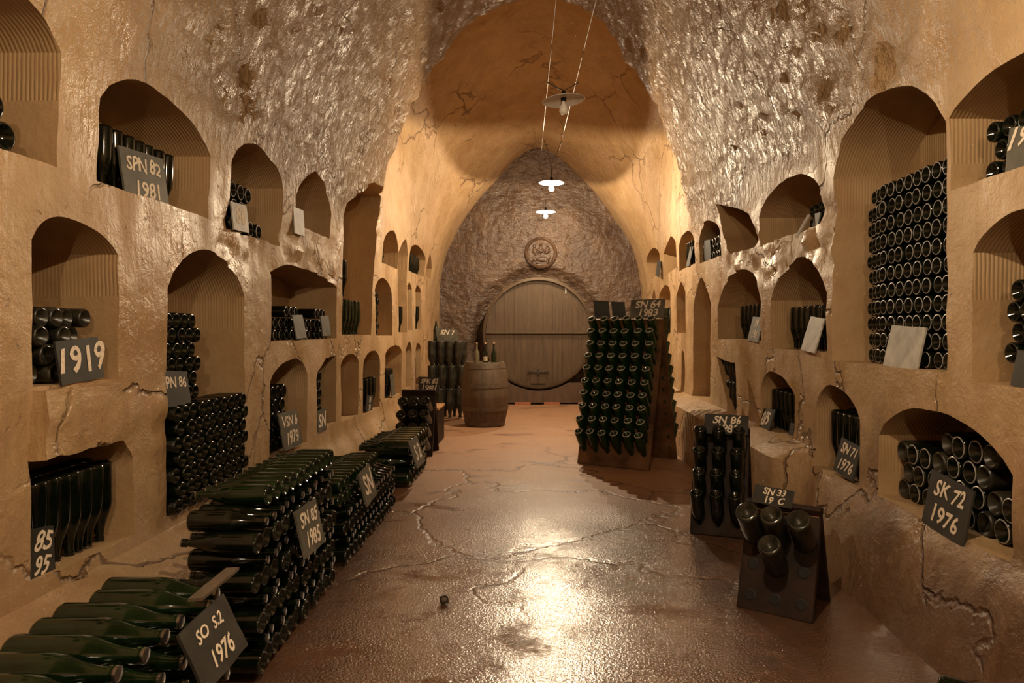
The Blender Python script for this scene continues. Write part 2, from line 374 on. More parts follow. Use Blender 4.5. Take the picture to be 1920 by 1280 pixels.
def frac(side, h, Y):
    if h < 0.3: return low_frac(side, h, Y)
    k = round(Y * 20)
    if k not in _cache:
        S = section(k / 20); q = [upper(S, 2 + i * 0.05) for i in range(141)]
        _cache[k] = (np.array([p[1] for p in q]), np.array([p[0] for p in q]))
    hs, fs = _cache[k]
    return float(np.interp(h, hs, fs))
def hit(px, py):
    """where the sight line of a point of the photograph meets the side wall: (Y, h)"""
    dx, dy = px - CX, CY - py; side = -1 if dx < 0 else 1
    Y = 2.0 * FPX / abs(dx)
    for _ in range(30):
        Y = 0.5 * Y + 0.5 * W(side, Y) * frac(side, dy / FPX * Y, Y) * FPX / abs(dx)
    return Y, dy / FPX * Y
def on_x(px, py, X): Y = FPX * X / (px - CX); return Vector((X, Y, EYE + (CY - py) / FPX * Y))
def on_y(px, py, Y): return Vector(((px - CX) * Y / FPX, Y, EYE + (CY - py) * Y / FPX))
def on_z(px, py, z): Y = FPX * (EYE - z) / (py - CY); return Vector(((px - CX) * Y / FPX, Y, z))

def rock(p, side, h, Y):
    """relief of the stone in metres along the inward direction"""
    q = Vector(p)
    d = 0.012 * noise.noise(q * 1.3) + 0.006 * noise.noise(q * 5.0)
    if 4.3 < Y < 7.3 and 0.25 < h < 0.95:
        # broken, spalled stone of the upper ledge
        b = sstep(Y, 4.3, 4.6) * (1 - sstep(Y, 7.0, 7.3)) * sstep(h, 0.38, 0.46) * (1 - sstep(h, 0.80, 0.90))
        v = noise.voronoi(Vector((Y * 3.2, h * 5.0, side * 7.0)))[0]
        d += b * (0.075 * (v[1] - v[0]) ** 0.7 - 0.03 + 0.03 * noise.noise(q * 9.0))
    if Y < 4.2 and -0.62 < h < -0.12 and side < 0:
        v = noise.voronoi(Vector((Y * 4.0, h * 4.5, 3.0)))[0]
        d += sstep(h, -0.62, -0.5) * (1 - sstep(h, -0.28, -0.2)) * (0.05 * (v[1] - v[0]) - 0.015)
    if Y < YSTEP + 0.3:
        a = sstep(h + 0.25 * noise.noise(q * 1.7), 1.0, 1.45) * (0.4 + 0.6 * sstep(Y, 3.0, 4.4))
        d += a * (0.055 * noise.noise(q * 2.1) + 0.040 * noise.noise(q * 5.5) + 0.028 * noise.noise(q * 11.0))
    else: d += 0.03 * noise.noise(q * 1.1) * sstep(h, 1.2, 2.0)
    return d
def wall_row(side, Y, Yw):
    S = section(Yw); pts = []
    for i in range(49):
        h = -1.4 + 2.3 * i / 48
        f = low_frac(side, h, Y) if h < 0.3 else frac(side, h, Yw)
        pts.append((f, h))
    n = 26
    for i in range(1, n + 1):
        pts.append(upper(S, 3 + 2.0 * i / n))
    return pts
def stepY(u_or_h, Y):
    """jagged lip of the rough vault where the gallery opens up"""
    return Y
YS = [YBACK + i * 0.05 for i in range(int(round((YEND - YBACK) / 0.05)) + 1)]
def lip(Y, h):
    return Y + (0.16 * noise.noise(Vector((0, 3.1, h * 2.3))) + 0.10 * noise.noise(Vector((4, 1, h * 7.0)))) * math.exp(-((Y - YSTEP) / 0.8) ** 2)
def build_wall(side, name):
    bm = bmesh.new(); grid = []
    for Y in YS:
        row = []
        for f, h in wall_row(side, Y, Y):
            x = side * f * W(side, Y); p = (x, lip(Y, h) if h > 1.0 else Y, h + EYE)
            edge = (h < -1.39)
            d = rock(p, side, h, Y)
            row.append(bm.verts.new((x - side * d, p[1] if YBACK < Y < YEND else Y, p[2] if not edge else -0.02)))
        xo = side * 3.4
        row.append(bm.verts.new((xo, Y, row[-1].co.z + 0.0)))
        row.append(bm.verts.new((xo, Y, -0.02)))
        grid.append(row)
    n = len(grid[0])
    for a, b in zip(grid[:-1], grid[1:]):
        for i in range(n):
            j = (i + 1) % n
            bm.faces.new((a[i], a[j], b[j], b[i]))
    bm.faces.new(grid[0]); bm.faces.new(grid[-1][::-1])
    o = mesh_obj(name, bm, M_WALL)
    return o

# ------------------------------------------------------------------ the niches cut into the walls
def densify(poly, step=0.05):
    out = []
    for a, b in zip(poly, poly[1:] + poly[:1]):
        n = max(1, int(math.hypot(b[0] - a[0], b[1] - a[1]) / step))
        for i in range(n): out.append((a[0] + (b[0] - a[0]) * i / n, a[1] + (b[1] - a[1]) * i / n))
    return out
NICHES = {}
def cutter(bm, side, poly, depth, hf, seed):
    """poly: closed outline (Y, h), counter-clockwise from the near sill; hf: height where the combing starts"""
    poly = densify(poly)
    Ym = sum(p[0] for p in poly) / len(poly); w_ = W(side, Ym)
    # split the outline at hf for the back wall
    out = []
    for a, b in zip(poly, poly[1:] + poly[:1]):
        out.append(a)
        if (a[1] - hf) * (b[1] - hf) < 0 and abs(a[1] - hf) > 1e-4 and abs(b[1] - hf) > 1e-4:
            t = (hf - a[1]) / (b[1] - a[1]); out.append((a[0] + t * (b[0] - a[0]), hf))
    def jit(y, h, amp, s2):
        return (y + amp * noise.noise(Vector((y * 7, h * 7, seed + s2))), h + amp * 0.7 * noise.noise(Vector((y * 7 + 9, h * 7, seed + s2))) if abs(h - hf) > 1e-4 else h)
    fr, mid, bk = [], [], []
    for y, h in out:
        a = jit(y, h, 0.030, 0); b = jit(y, h, 0.010, 5)
        hm = sum(p[1] for p in poly) / len(poly)
        fr.append(bm.verts.new((side * w_ * 0.45, a[0] + 0.01 * (1 if y > Ym else -1), a[1] + EYE)))
        mid.append(bm.verts.new((side * (w_ + 0.06), b[0], b[1] + EYE)))
        bk.append(bm.verts.new((side * (w_ + depth), y, h + EYE)))
    n = len(out)
    for A, B in ((fr, mid), (mid, bk)):
        for i in range(n):
            j = (i + 1) % n
            f = bm.faces.new((A[i], A[j], B[j], B[i]))
            f.material_index = 2 if min(out[i][1], out[j][1]) >= hf - 1e-4 and (out[i][1] + out[j][1]) / 2 > hf + 1e-3 else 1
    bm.faces.new(fr).material_index = 1
    lo = [bk[i] for i in range(n) if out[i][1] <= hf + 1e-4]; hi = [bk[i] for i in range(n) if out[i][1] >= hf - 1e-4]
    # keep cyclic order for the upper polygon
    k0 = next((i for i in range(n) if out[i][1] >= hf - 1e-4 and out[i - 1][1] < hf - 1e-4), 0)
    hi = [bk[(k0 + i) % n] for i in range(n) if out[(k0 + i) % n][1] >= hf - 1e-4]
    k1 = next((i for i in range(n) if out[i][1] <= hf + 1e-4 and out[i - 1][1] > hf + 1e-4), 0)
    lo = [bk[(k1 + i) % n] for i in range(n) if out[(k1 + i) % n][1] <= hf + 1e-4]
    if len(lo) > 2: bm.faces.new(lo).material_index = 1
    if len(hi) > 2: bm.faces.new(hi).material_index = 2
def arch(name, x0, x1, sill, spr, apex, p=2.0, q=1.3, depth=0.48, comb=0.2, sill2=None):
    side = -1 if x0 < CX else 1
    Ya, Yb = hit(x0, sill[1])[0], hit(x1, sill[1])[0]
    Ya, Yb = min(Ya, Yb), max(Ya, Yb)
    hs = hit(*sill)[1]; hp = hit(*spr)[1]; Yx, ha = hit(*apex)
    s = min(max((Yx - Ya) / (Yb - Ya), 0.3), 0.7)
    hs2 = hit(*sill2)[1] if sill2 else hs
    if sill2 and hit(*sill2)[0] < hit(*sill)[0]: hs, hs2 = hs2, hs
    pts = [(Ya, hs), (Yb, hs2), (Yb, hp)]
    K = 18
    for i in range(1, K):
        t = 1 - i / K                               # from far to near
        v = (t - s) / (1 - s) if t > s else (s - t) / s
        pts.append((Ya + t * (Yb - Ya), hp + (ha - hp) * (1 - v ** p) ** (1 / q)))
    pts.append((Ya, hp))
    NICHES[name] = dict(side=side, Y0=Ya, Y1=Yb, sill=hs, top=ha, depth=depth)
    return side, pts, depth, max(hp - comb, hs + 0.05)
def freeform(name, pix, depth=0.4, hf=None):
    side = -1 if pix[0][0] < CX else 1
    pts = [hit(*q) for q in pix]
    ar = sum(a[0] * b[1] - b[0] * a[1] for a, b in zip(pts, pts[1:] + pts[:1]))
    if ar < 0: pts = pts[::-1]
    hmax = max(p[1] for p in pts); hmin = min(p[1] for p in pts)
    NICHES[name] = dict(side=side, Y0=min(p[0] for p in pts), Y1=max(p[0] for p in pts), sill=hmin, top=hmax, depth=depth)
    return side, pts, depth, (hf if hf is not None else hmax - 0.25 * (hmax - hmin))

cuts = [
 # left, upper row
 arch('A1', -150, 107, (30, 288), (105, 93), (0, -45)),
 arch('A2', 184, 392, (280, 372), (300, 243), (280, 160), p=2, q=1.4),
 arch('A3', 430, 528, (480, 446), (480, 325), (478, 273), q=1.6),
 arch('A4', 552, 618, (600, 440), (590, 386), (596, 324), q=1.4),
 freeform('A5', [(641, 628), (695, 628), (712, 400), (716, 368), (706, 342), (690, 346), (662, 372), (648, 400), (643, 500)], depth=0.45, hf=0.55),
 arch('A6', 717, 746, (735, 500), (735, 465), (738, 433), q=1.4),
 arch('A6b', 746.5, 762.5, (755, 623), (755, 476), (761, 449), p=1.5, q=1),
 arch('A7', 766, 795, (778, 512), (780, 478), (783, 460), q=1.5),
 arch('A7b', 798, 808, (803, 520), (803, 500), (806, 475), p=1.3, q=1, depth=0.25),
 arch('A8', 704, 735, (720, 629), (720, 548), (719, 521), q=1.5, comb=0.35),
 arch('A9', 763.6, 772.6, (768, 619), (768, 541), (767.5, 528), p=1.4, q=1.1),
 arch('A10', 779, 789, (785, 617), (785, 547), (783, 535), q=1.4),
 # left, middle row
 arch('B1', 60, 221, (100, 722), (140, 462), (125, 408), q=1.3),
 arch('B2', 312, 483, (400, 925), (400, 550), (392, 468), q=1.35, comb=0.22, depth=0.5),
 arch('B3', 508, 632, (570, 637), (570, 525), (555, 498), p=2.4, q=1.1, comb=0.05),
 # left, bottom row
 freeform('C0', [(58, 1093), (250, 1004), (250, 858), (236, 826), (150, 822), (58, 832)], depth=0.42, hf=-0.5),
 arch('C1', 506, 577, (540, 845), (540, 710), (552, 672), q=1.5),
 freeform('C2', [(594, 812), (631, 790), (632, 665), (612, 672), (596, 697), (593, 712)], depth=0.4),
 arch('C3', 640, 672, (655, 785), (655, 682), (656, 663), p=2.2, q=1.4, comb=0.15),
 arch('C4', 681, 712, (697, 770), (697, 678), (699, 657), q=1.5),
 arch('C5', 721, 753, (737, 744), (737, 663), (741, 647), q=1.6),
 arch('C6', 760.5, 772.5, (767, 727), (767, 660), (768, 640), q=1.3),
 arch('C7', 779.5, 789, (784, 722), (784, 657), (784, 643), q=1.4),
 # right, upper row
 arch('R1', 1783, 2050, (1880, 325), (1783, 222), (1905, 105), p=2, q=1.3),
 arch('R2', 1562, 1774, (1690, 690), (1650, 290), (1650, 178), p=2.2, q=1.3, comb=0.25, depth=0.46),
 arch('R3', 1422, 1537, (1480, 440), (1460, 388), (1475, 335), q=1.5),
 freeform('R4', [(1356, 440), (1368, 475), (1413, 463), (1414, 425), (1403, 399), (1375, 388), (1346, 383)], depth=0.35, hf=2.6),
 arch('R5', 1312, 1352, (1330, 487), (1330, 446), (1325, 415), q=1.5),
 arch('R6', 1274, 1303, (1290, 500), (1290, 458), (1287, 434), q=1.5),
 arch('R7', 1246, 1269, (1258, 509), (1258, 462), (1262, 438), p=1.5, q=1),
 arch('R8', 1215, 1240, (1228, 517), (1228, 482), (1223, 466), q=1.4),
 # right, middle row
 arch('S0', 1823, 2050, (1880, 722), (1823, 474), (1920, 392), q=1.3),
 arch('S1', 1445, 1552, (1500, 657), (1500, 556), (1501, 481), p=1.8, q=1.25),
 arch('S2', 1345, 1426, (1387, 637), (1387, 572), (1387, 505), q=1.5),
 arch('S3', 1291, 1331, (1312, 747), (1312, 573), (1314, 520), p=1.5, q=1.1, comb=0.05),
 arch('S4', 1268.5, 1285.5, (1277, 625), (1277, 551), (1277, 529), p=1.5, q=1.1),
 arch('S5', 1235, 1257, (1246, 625), (1246, 558), (1246, 535), q=1.6),
 arch('S5b', 1222, 1229, (1226, 575), (1226, 558), (1226, 541), p=1.3, q=1, depth=0.25),
 arch('S6', 1252, 1281, (1266, 738), (1266, 692), (1264, 653), q=1.5),
 # right, bottom row
 arch('T1', 1645, 1897, (1650, 930), (1720, 838), (1745, 768), p=2.2, q=1.3, depth=0.46, sill2=(1890, 1051)),
 arch('T2', 1513, 1611, (1560, 888), (1560, 773), (1560, 722), q=1.5, depth=0.42),
 arch('T3', 1390, 1489, (1440, 806), (1440, 730), (1436, 695), q=1.4, depth=0.42),
 freeform('T4', [(1345, 779), (1378, 779), (1379, 680), (1362, 676), (1345, 668)], depth=0.35, hf=2.6),
]
walls = {}
for side, name in ((-1, 'wall_left'), (1, 'wall_right')):
    o = build_wall(side, name)
    def carve(which, seed):
        """cut the niches `which` out of the wall; None when the solver gives nothing sensible"""
        bm = bmesh.new()
        for k in which:
            sd, pts, dep, hf = cuts[k]
            cutter(bm, side, pts, dep + 0.0007 * seed, hf + 0.0031 * seed, 3.7 * k + seed)
        c = mesh_obj('niche_cutter', bm, [M_WALL, M_NICHE, M_FLUTE])
        md = o.modifiers.new('niches', 'BOOLEAN'); md.operation = 'DIFFERENCE'; md.solver = 'EXACT'; md.object = c; md.material_mode = 'TRANSFER'
        dg = bpy.context.evaluated_depsgraph_get()
        me = bpy.data.meshes.new_from_object(o.evaluated_get(dg)); me.name = name
        o.modifiers.clear(); bpy.data.objects.remove(c)
        return me if len(me.vertices) > 0.9 * len(o.data.vertices) else None
    mine = [k for k, cc in enumerate(cuts) if cc[0] == side]
    me = carve(mine, 0)
    if me is None:
        for k in mine:
            for seed in range(8):
                m1 = carve([k], seed)
                if m1 is not None: o.data = m1; break
            else: print('CARVE FAILED', list(NICHES)[k])
        me = o.data
    o.data = me
    for p in me.polygons: p.use_smooth = True
    me.set_sharp_from_angle(angle=math.radians(38))
    tag(o, 'pale limestone %s wall of the cellar, cut into arched bottle niches' % name[5:], kind='structure')
    walls[side] = o

# ------------------------------------------------------------------ ceiling, end walls, floor
bm = bmesh.new(); grid = []
HN = 70
for Y in YS:
    S = section(Y); row = []
    for side in (-1, 1):
        seq = [5 + 4.0 * i / HN for i in range(HN + 1)]
        if side > 0: seq = seq[:-1][::-1]
        for u in seq:
            f, h = upper(S, u)
            x = side * f * W(side, Y)
            x += 0.0
            p = (x, lip(Y, h), h + EYE); d = rock(p, side, h, Y)
            nrm = Vector((-x, 0, -(h - 0.9))).normalized() if u > 5 else Vector((-side, 0, 0))
            k = sstep(u, 5.0, 6.2); nn = (Vector((-side, 0, 0)) * (1 - k) + Vector((-x, 0, -(h - 0.9))).normalized() * k).normalized()
            q = Vector(p) + nn * d
            row.append(bm.verts.new((q.x, p[1] if YBACK < Y < YEND else Y, q.z)))
    grid.append(row)
for a, b in zip(grid[:-1], grid[1:]):
    for i in range(len(a) - 1): bm.faces.new((a[i], a[i + 1], b[i + 1], b[i]))
ceil = mesh_obj('ceiling', bm, M_VAULT, smooth=True)
sm = ceil.modifiers.new('thickness', 'SOLIDIFY'); sm.thickness = 0.12; sm.offset = 1; sm.use_rim = False
tag(ceil, 'pickaxed limestone vault over the cellar', kind='structure')

bm = bmesh.new()
n = 60; g = []
for i in range(n + 1):
    row = []
    for j in range(n + 1):
        x = -2.6 + 5.2 * i / n; z = -0.02 + 5.3 * j / n
        d = 0.05 * noise.noise(Vector((x * 1.5, 2, z * 1.5))) + 0.02 * noise.noise(Vector((x * 5, 2, z * 5)))
        rr = math.hypot(x - 0.0, z - 1.36)
        hollow = 0.16 * (1 - sstep(rr, 1.14, 1.42))
        row.append(bm.verts.new((x, YEND - 0.05 + d + hollow - 0.1 * (1 - hollow / 0.16) * sstep(rr, 1.1, 1.5) * 0, z)))
    g.append(row)
for i in range(n):
    for j in range(n): bm.faces.new((g[i][j], g[i + 1][j], g[i + 1][j + 1], g[i][j + 1]))
o = mesh_obj('wall_end', bm, M_END, smooth=True)
sm = o.modifiers.new('thickness', 'SOLIDIFY'); sm.thickness = 0.3; sm.offset = 1 if o.data.polygons[0].normal.y > 0 else -1
tag(o, 'dark brown rock wall closing the gallery behind the cask', kind='structure')
bm = bmesh.new(); box(bm, (-2.9, YBACK - 0.2, -0.02), (2.9, YBACK, 6.2))  # unseen, added so its face bounces lamplight back into the gallery
tag(mesh_obj('wall_bounce', bm, M_WALL), 'unseen limestone wall added behind the viewer to bounce light', kind='structure')
bm = bmesh.new(); nx, ny = 40, 170
g = [[bm.verts.new((-2.6 + 5.2 * i / nx, YBACK + (YEND - YBACK) * j / ny, 0.010 * noise.noise(Vector((i * 0.25, j * 0.2, 0))) - 0.004)) for j in range(ny + 1)] for i in range(nx + 1)]
for i in range(nx):
    for j in range(ny): bm.faces.new((g[i][j], g[i + 1][j], g[i + 1][j + 1], g[i][j + 1]))
o = mesh_obj('floor', bm, M_FLOOR, smooth=True)
tag(o, 'wet brown cellar floor with cracks and puddles', kind='structure')

# ------------------------------------------------------------------ bottles
def bottle_mesh(name, r, L, glass, ring, wide=False):
    k = r / 0.044; b = L
    prof = [(0, 0.030 * k), (0.010 * k, 0.029 * k), (0.022 * k, 0.016 * k), (0.0335 * k, 0.003 * k), (0.036 * k, 0.0), (0.0405 * k, 0.001 * k), (0.0435 * k, 0.006 * k), (r, 0.014 * k),
            (r, 0.47 * b), (0.975 * r, 0.53 * b), (0.86 * r, 0.61 * b), (0.66 * r, 0.69 * b), (0.50 * r, 0.76 * b), (0.40 * r, 0.83 * b), (0.335 * r, 0.90 * b), (0.33 * r, 0.925 * b),
            (0.39 * r, 0.930 * b), (0.39 * r, 0.955 * b), (0.335 * r, 0.958 * b), (0.335 * r, 0.972 * b), (0.385 * r, 0.974 * b), (0.38 * r, 0.995 * b), (0.30 * r, b), (0, b)]
    mats = ([0, 0, 0, 1, 1, 1] if wide else [0, 0, 0, 0, 1, 0]) + [0] * 14 + [2, 2, 2]
    bm = bmesh.new(); lathe(bm, prof, 22, mats)
    bmesh.ops.recalc_face_normals(bm, faces=bm.faces[:])
    me = bpy.data.meshes.new(name); bm.to_mesh(me); bm.free()
    for m in (glass, ring, M_CAP): me.materials.append(m)
    for p in me.polygons: p.use_smooth = True
    me.set_sharp_from_angle(angle=math.radians(50))
    return me
BM = {
 'std': bottle_mesh('champagne_bottle', 0.044, 0.315, M_GLASS, M_DIMRING),
 'stdring': bottle_mesh('champagne_bottle_pale_rim', 0.044, 0.315, M_GLASS, M_RING),
 'green': bottle_mesh('green_champagne_bottle', 0.044, 0.315, M_GREENLIT, M_RING, True),
 'greendim': bottle_mesh('green_champagne_bottle_dark_rim', 0.044, 0.315, M_GREEN, M_DIMRING),
 'dusty': bottle_mesh('dusty_champagne_bottle', 0.044, 0.315, M_DUSTY, M_DIMRING),
 'mag': bottle_mesh('magnum_bottle', 0.056, 0.385, M_GLASS, M_DIMRING),
 'magring': bottle_mesh('magnum_bottle_pale_rim', 0.056, 0.385, M_GLASS, M_RING),
 'maggreen': bottle_mesh('green_magnum_bottle', 0.056, 0.385, M_GREEN, M_DIMRING),
 'magdusty': bottle_mesh('dusty_magnum_bottle', 0.056, 0.385, M_DUSTY, M_DIMRING),
 'jerodusty': bottle_mesh('dusty_jeroboam_bottle', 0.068, 0.47, M_DUSTY, M_DIMRING),
 'jero': bottle_mesh('jeroboam_bottle', 0.072, 0.47, M_GREEN, M_DIMRING),
}
RAD = dict(greendim=0.044, std=0.044, stdring=0.044, green=0.044, dusty=0.044, mag=0.056, magring=0.056, maggreen=0.056, magdusty=0.056, jero=0.072, jerodusty=0.068)
LEN = {k: (0.315 if RAD[k] == 0.044 else 0.385 if RAD[k] == 0.056 else 0.47) for k in RAD}
REG = []
def lin(a, b, n): return [a + (b - a) * i / max(1, n - 1) for i in range(n)]
NI = NICHES
ORD = ['first', 'second', 'third', 'fourth', 'fifth', 'sixth', 'seventh', 'eighth', 'ninth', 'tenth', 'eleventh', 'twelfth', 'thirteenth', 'fourteenth', 'fifteenth', 'sixteenth', 'seventeenth', 'eighteenth', 'nineteenth', 'twentieth']
def place(k, c, n, left_first=True):
    """which layer, and which one along it, counted from the nearer end of the row as the viewer sees it"""
    i, e = (c, 'left') if left_first else (n - 1 - c, 'left')
    if i > (n - 1) / 2: i, e = n - 1 - i, 'right'
    return ', %s layer up, %s from %s' % (ORD[k], ORD[i], e)
def along(c, n, row=None, left_first=True):
    i, e = (c, 'left') if left_first else (n - 1 - c, 'left')
    if i > (n - 1) / 2: i, e = n - 1 - i, 'right'
    return ', %s from %s%s' % (ORD[i], e, {None: '', 0: ' in front', 1: ' in back row'}[row])
def bottle(kind, base, axis, label, group=None, weight=1.0):
    """base: centre of the bottle's foot; axis: from foot to mouth; weight: visible area in pixels, for the cut at 300"""
    axis = Vector(axis).normalized()
    q = axis.to_track_quat('Z', 'Y').to_matrix().to_4x4() @ Matrix.Rotation(R.uniform(0, 6.28), 4, 'Z')
    Mx = Matrix.Translation(Vector(base)) @ q
    REG.append((kind, Mx, label, group, weight))
def area_end(r, X, Y): return PI * r * r * (FPX / Y) ** 2 * min(1, abs(X) / Y)
def stack(kind, side, x, y0, y1, z0, rows, label, group, pitch=None, hexa=True, out='base', dz=None, xs=None, vis=1.0, taper=0, jit=0.004, k0=0):
    """bottles lying across the wall, stacked; x = where their aisle ends lie; out: 'base', 'neck' or 'alt'"""
    if x > 1.5: x += 0.05
    r = RAD[kind]; L = LEN[kind]; p = pitch or (2 * r + 0.003)
    dz = dz or (p * 0.872 if hexa else 2 * r + 0.006)
    for k in range(rows):
        off = (p / 2 if hexa and k % 2 else 0) + taper * k
        y = y0 + r + off
        ys_ = []
        while y + r <= y1 + 0.01 - taper * k * 0.5: ys_.append(y); y += p
        for c_, y in enumerate(ys_):
            lab = label + place(k + (k0 or 0), c_, len(ys_), side < 0)
            o = out if out != 'alt' else ('base' if k % 2 == 0 else 'neck')
            j = R.uniform(-jit, jit) * 2
            zc = z0 + r + k * dz
            tip = Vector((side * (x + abs(j)) if False else side * x + j, y, zc))
            ax = Vector((side, R.uniform(-0.02, 0.02), R.uniform(-0.006, 0.006)))
            if o == 'base': bottle(kind, tip, ax, lab, group, area_end(r, x, y) * vis)
            else: bottle(kind, tip + Vector((side * L, 0, 0)), -ax, lab, group, area_end(r * 0.6, x, y) * vis)
def upturned(kind, side, x, ys, z0, label, group, xs=(0.0,), lean=0.05, vis=1.0):
    """bottles stored standing on their mouths"""
    r = RAD[kind]; L = LEN[kind]; x += 0.025
    y0_, y1_ = min(ys), max(ys); Wd = W(side, y0_)
    nc = next((n for n in NI.values() if n['side'] == side and n['Y0'] - 0.05 < y0_ < n['Y1'] and abs(n['sill'] + EYE - z0) < 0.02), None)
    kk = 1 + 0.8 * (x - Wd) / Wd
    hi_ = min(y1_ * kk, nc['Y1'] - r * (2.2 if len(xs) > 1 else 1.2)) if nc else y1_
    lo_ = min(y0_ * kk, hi_)
    if hi_ - lo_ < (len(ys) - 1) * 2 * r: lo_ = max(hi_ - (len(ys) - 1) * (2 * r + 0.002), nc['Y0'] + r if nc else lo_)
    ys = lin(lo_, hi_, len(ys)) if len(ys) > 1 else [max(y0_, lo_)]
    for k, dx in enumerate(xs):
        for c_, y in enumerate(ys):
            lab = label + (along(c_, len(ys), k if len(xs) > 1 else None, side < 0) if len(ys) > 1 else '')
            a = Vector((R.uniform(-lean, lean) * 0.5, R.uniform(-lean, lean), -1))
            foot = Vector((side * (x + dx), y + (r if k % 2 else 0), z0 + L + 0.002)) 
            bottle(kind, foot - Vector((a.x, a.y, 0)) * L * 0.5, a, lab, group, 2 * r * L * (FPX / y) ** 2 * (0.5 if k == 0 else 0.12) * vis)
def zs(n): return NI[n]['sill'] + EYE
# ---- left wall
wl, wr = 2.0, 1.85
for i, (y, z) in enumerate([(2.73, 0.0), (2.61, 0.0), (2.67, 0.1), (2.79, 0.0)][:0]): pass
zA1 = zs('A1')
for (y, k, w_) in ((2.49, 0, 'lower'), (2.61, 0, 'lower middle'), (2.73, 0, 'lower right'), (2.55, 1, 'upper'), (2.67, 1, 'upper right')):
    bottle('mag', (-2.02, y, zA1 + 0.058 + k * 0.1), (-1, 0, 0), w_ + ' dark magnum end in the topmost niche, near end of the left wall', 'magnums in the near top left niche', 2600)
upturned('std', -1, 2.10, lin(NI['A2']['Y0'] + 0.06, NI['A2']['Y0'] + 0.62, 7), zs('A2'), 'dark bottle on its mouth behind slate SPN 82', 'upturned bottles behind slate SPN 82 1981', xs=(0.0, 0.10))
yA3 = NI['A3']['Y0'] + 0.12
for k, row_ in enumerate(((0, 0.12, 0.29, 0.44), (0.02, 0.14), (0.0, 0.125, 0.25))):
    for i_, y in enumerate(row_):
        bottle('magring', (-2.03, yA3 + y, zs('A3') + 0.058 + k * 0.113), (-1, 0, 0), 'ringed magnum end in upper left niche with smeared slate' + place(k, i_, len(row_)), 'ring ends in the upper left niche', 700)
upturned('maggreen', -1, 2.08, lin(NI['A5']['Y0'] + 0.08, NI['A5']['Y0'] + 0.62, 5), zs('A5'), 'green magnum on its mouth in the tall left niche', 'upturned magnums in the tall left niche', vis=1)
bottle('mag', (-2.06, NI['A5']['Y0'] + 0.19, zs('A5') + 0.387 + 0.40), (0.02, 0.03, -1), 'lone dark magnum standing above the green ones in the tall left niche', None, 1500)
stack('std', -1, 2.02, NI['A6']['Y0'] + 0.02, NI['A6']['Y0'] + 0.42, zs('A6'), 3, 'bottle end in first small high left niche', 'bottles in the first small high left niche', vis=1)
upturned('std', -1, 2.06, lin(NI['A7']['Y0'] + 0.1, NI['A7']['Y0'] + 0.85, 6), zs('A7'), 'bottle on its mouth in farthest high left niche', 'bottles in the farthest high left niche', vis=1)
stack('std', -1, 2.02, NI['A8']['Y0'] + 0.0, NI['A8']['Y0'] + 0.50, zs('A8'), 7, 'bottle end in arched niche, far left wall', 'bottles in the arched far left niche', vis=1)
upturned('mag', -1, 2.05, [NI['A6b']['Y0'] + 0.12], zs('A6b'), 'single dark magnum standing in the narrow far left niche', None, vis=1)
upturned('mag', -1, 2.05, [NI['A10']['Y0'] + 0.12], zs('A10'), 'single dark magnum in the last slim niche of the left wall', None, vis=1)
stack('dusty', -1, 2.04, NI['B1']['Y0'] + 0.0, NI['B1']['Y0'] + 0.50, zs('B1'), 4, 'very dusty bottle end around slate 1919', 'dusty bottles around slate 1919', out='base', vis=1.3, jit=0.02)
stack('std', -1, 1.91, NI['B2']['Y0'] + 0.0, NI['B2']['Y1'] - 0.02, zs('B2') - 0.0, 7, 'dark bottle end, wide stack, big left niche', 'low stack in the big left niche', vis=0.9, pitch=0.096)
stack('std', -1, 1.99, NI['B2']['Y0'] + 0.0, NI['B2']['Y0'] + 0.50, zs('B2') + 7 * 0.0837 + 0.01, 6, 'dark bottle end in column behind slate PN 86', 'tall column in the big left niche', vis=1, pitch=0.096)
yb = NI['B3']['Y0']
stack('stdring', -1, 2.03, yb + 0.02, NI['B3']['Y1'] - 0.08, zs('B3'), 2, 'bottle end in the flat-topped left niche', 'bottles in the flat-topped left niche', pitch=0.128, hexa=False, dz=0.094, vis=1)
for i_, y in enumerate((yb + 0.42, yb + 0.53, yb + 0.64, yb + 1.2, yb + 1.31, yb + 1.42)):
    bottle('stdring', (-2.03, y, zs('B3') + 0.046 + 0.188), (-1, 0, 0), 'bottle end in the flat-topped left niche' + place(2, i_, 6), 'top layer in the flat-topped left niche', area_end(.044, 2, y))
stack('mag', -1, 2.03, NI['C1']['Y0'] + 0.0, NI['C1']['Y0'] + 0.62, zs('C1'), 5, 'magnum end behind slate VSN 6', 'magnums behind slate VSN 6', vis=1, pitch=0.118)
stack('std', -1, 2.02, NI['C2']['Y0'] + 0.0, NI['C2']['Y0'] + 0.42, zs('C2') + 0.05, 7, 'bottle end in the narrow low left niche', 'bottles in the narrow low left niche', vis=1)
upturned('magdusty' if False else 'mag', -1, 2.07, lin(NI['C0']['Y0'] + 0.07, NI['C0']['Y1'] - 0.08, 8), zs('C0'), 'dark magnum on its mouth, broken near left niche', 'upturned magnums in the broken near left niche', xs=(0.0, 0.13), vis=1)
upturned('mag', -1, 2.06, lin(NI['C4']['Y0'] + 0.08, NI['C4']['Y0'] + 0.45, 3), zs('C4'), 'dark magnum behind the faded slate, low far left niche', 'magnums in the low far left niche with tilted slates', vis=1)
upturned('mag', -1, 2.06, lin(NI['C5']['Y0'] + 0.08, NI['C5']['Y0'] + 0.34, 3), zs('C5'), 'dark magnum beside the leaning board, low far left niche', 'magnums beside the leaning board', vis=1)
stack('mag', -1, 2.04, NI['C6']['Y0'], NI['C6']['Y0'] + 0.3, zs('C6'), 2, 'magnum end in slim low far left niche', 'magnums in the slim far left niche', vis=1)
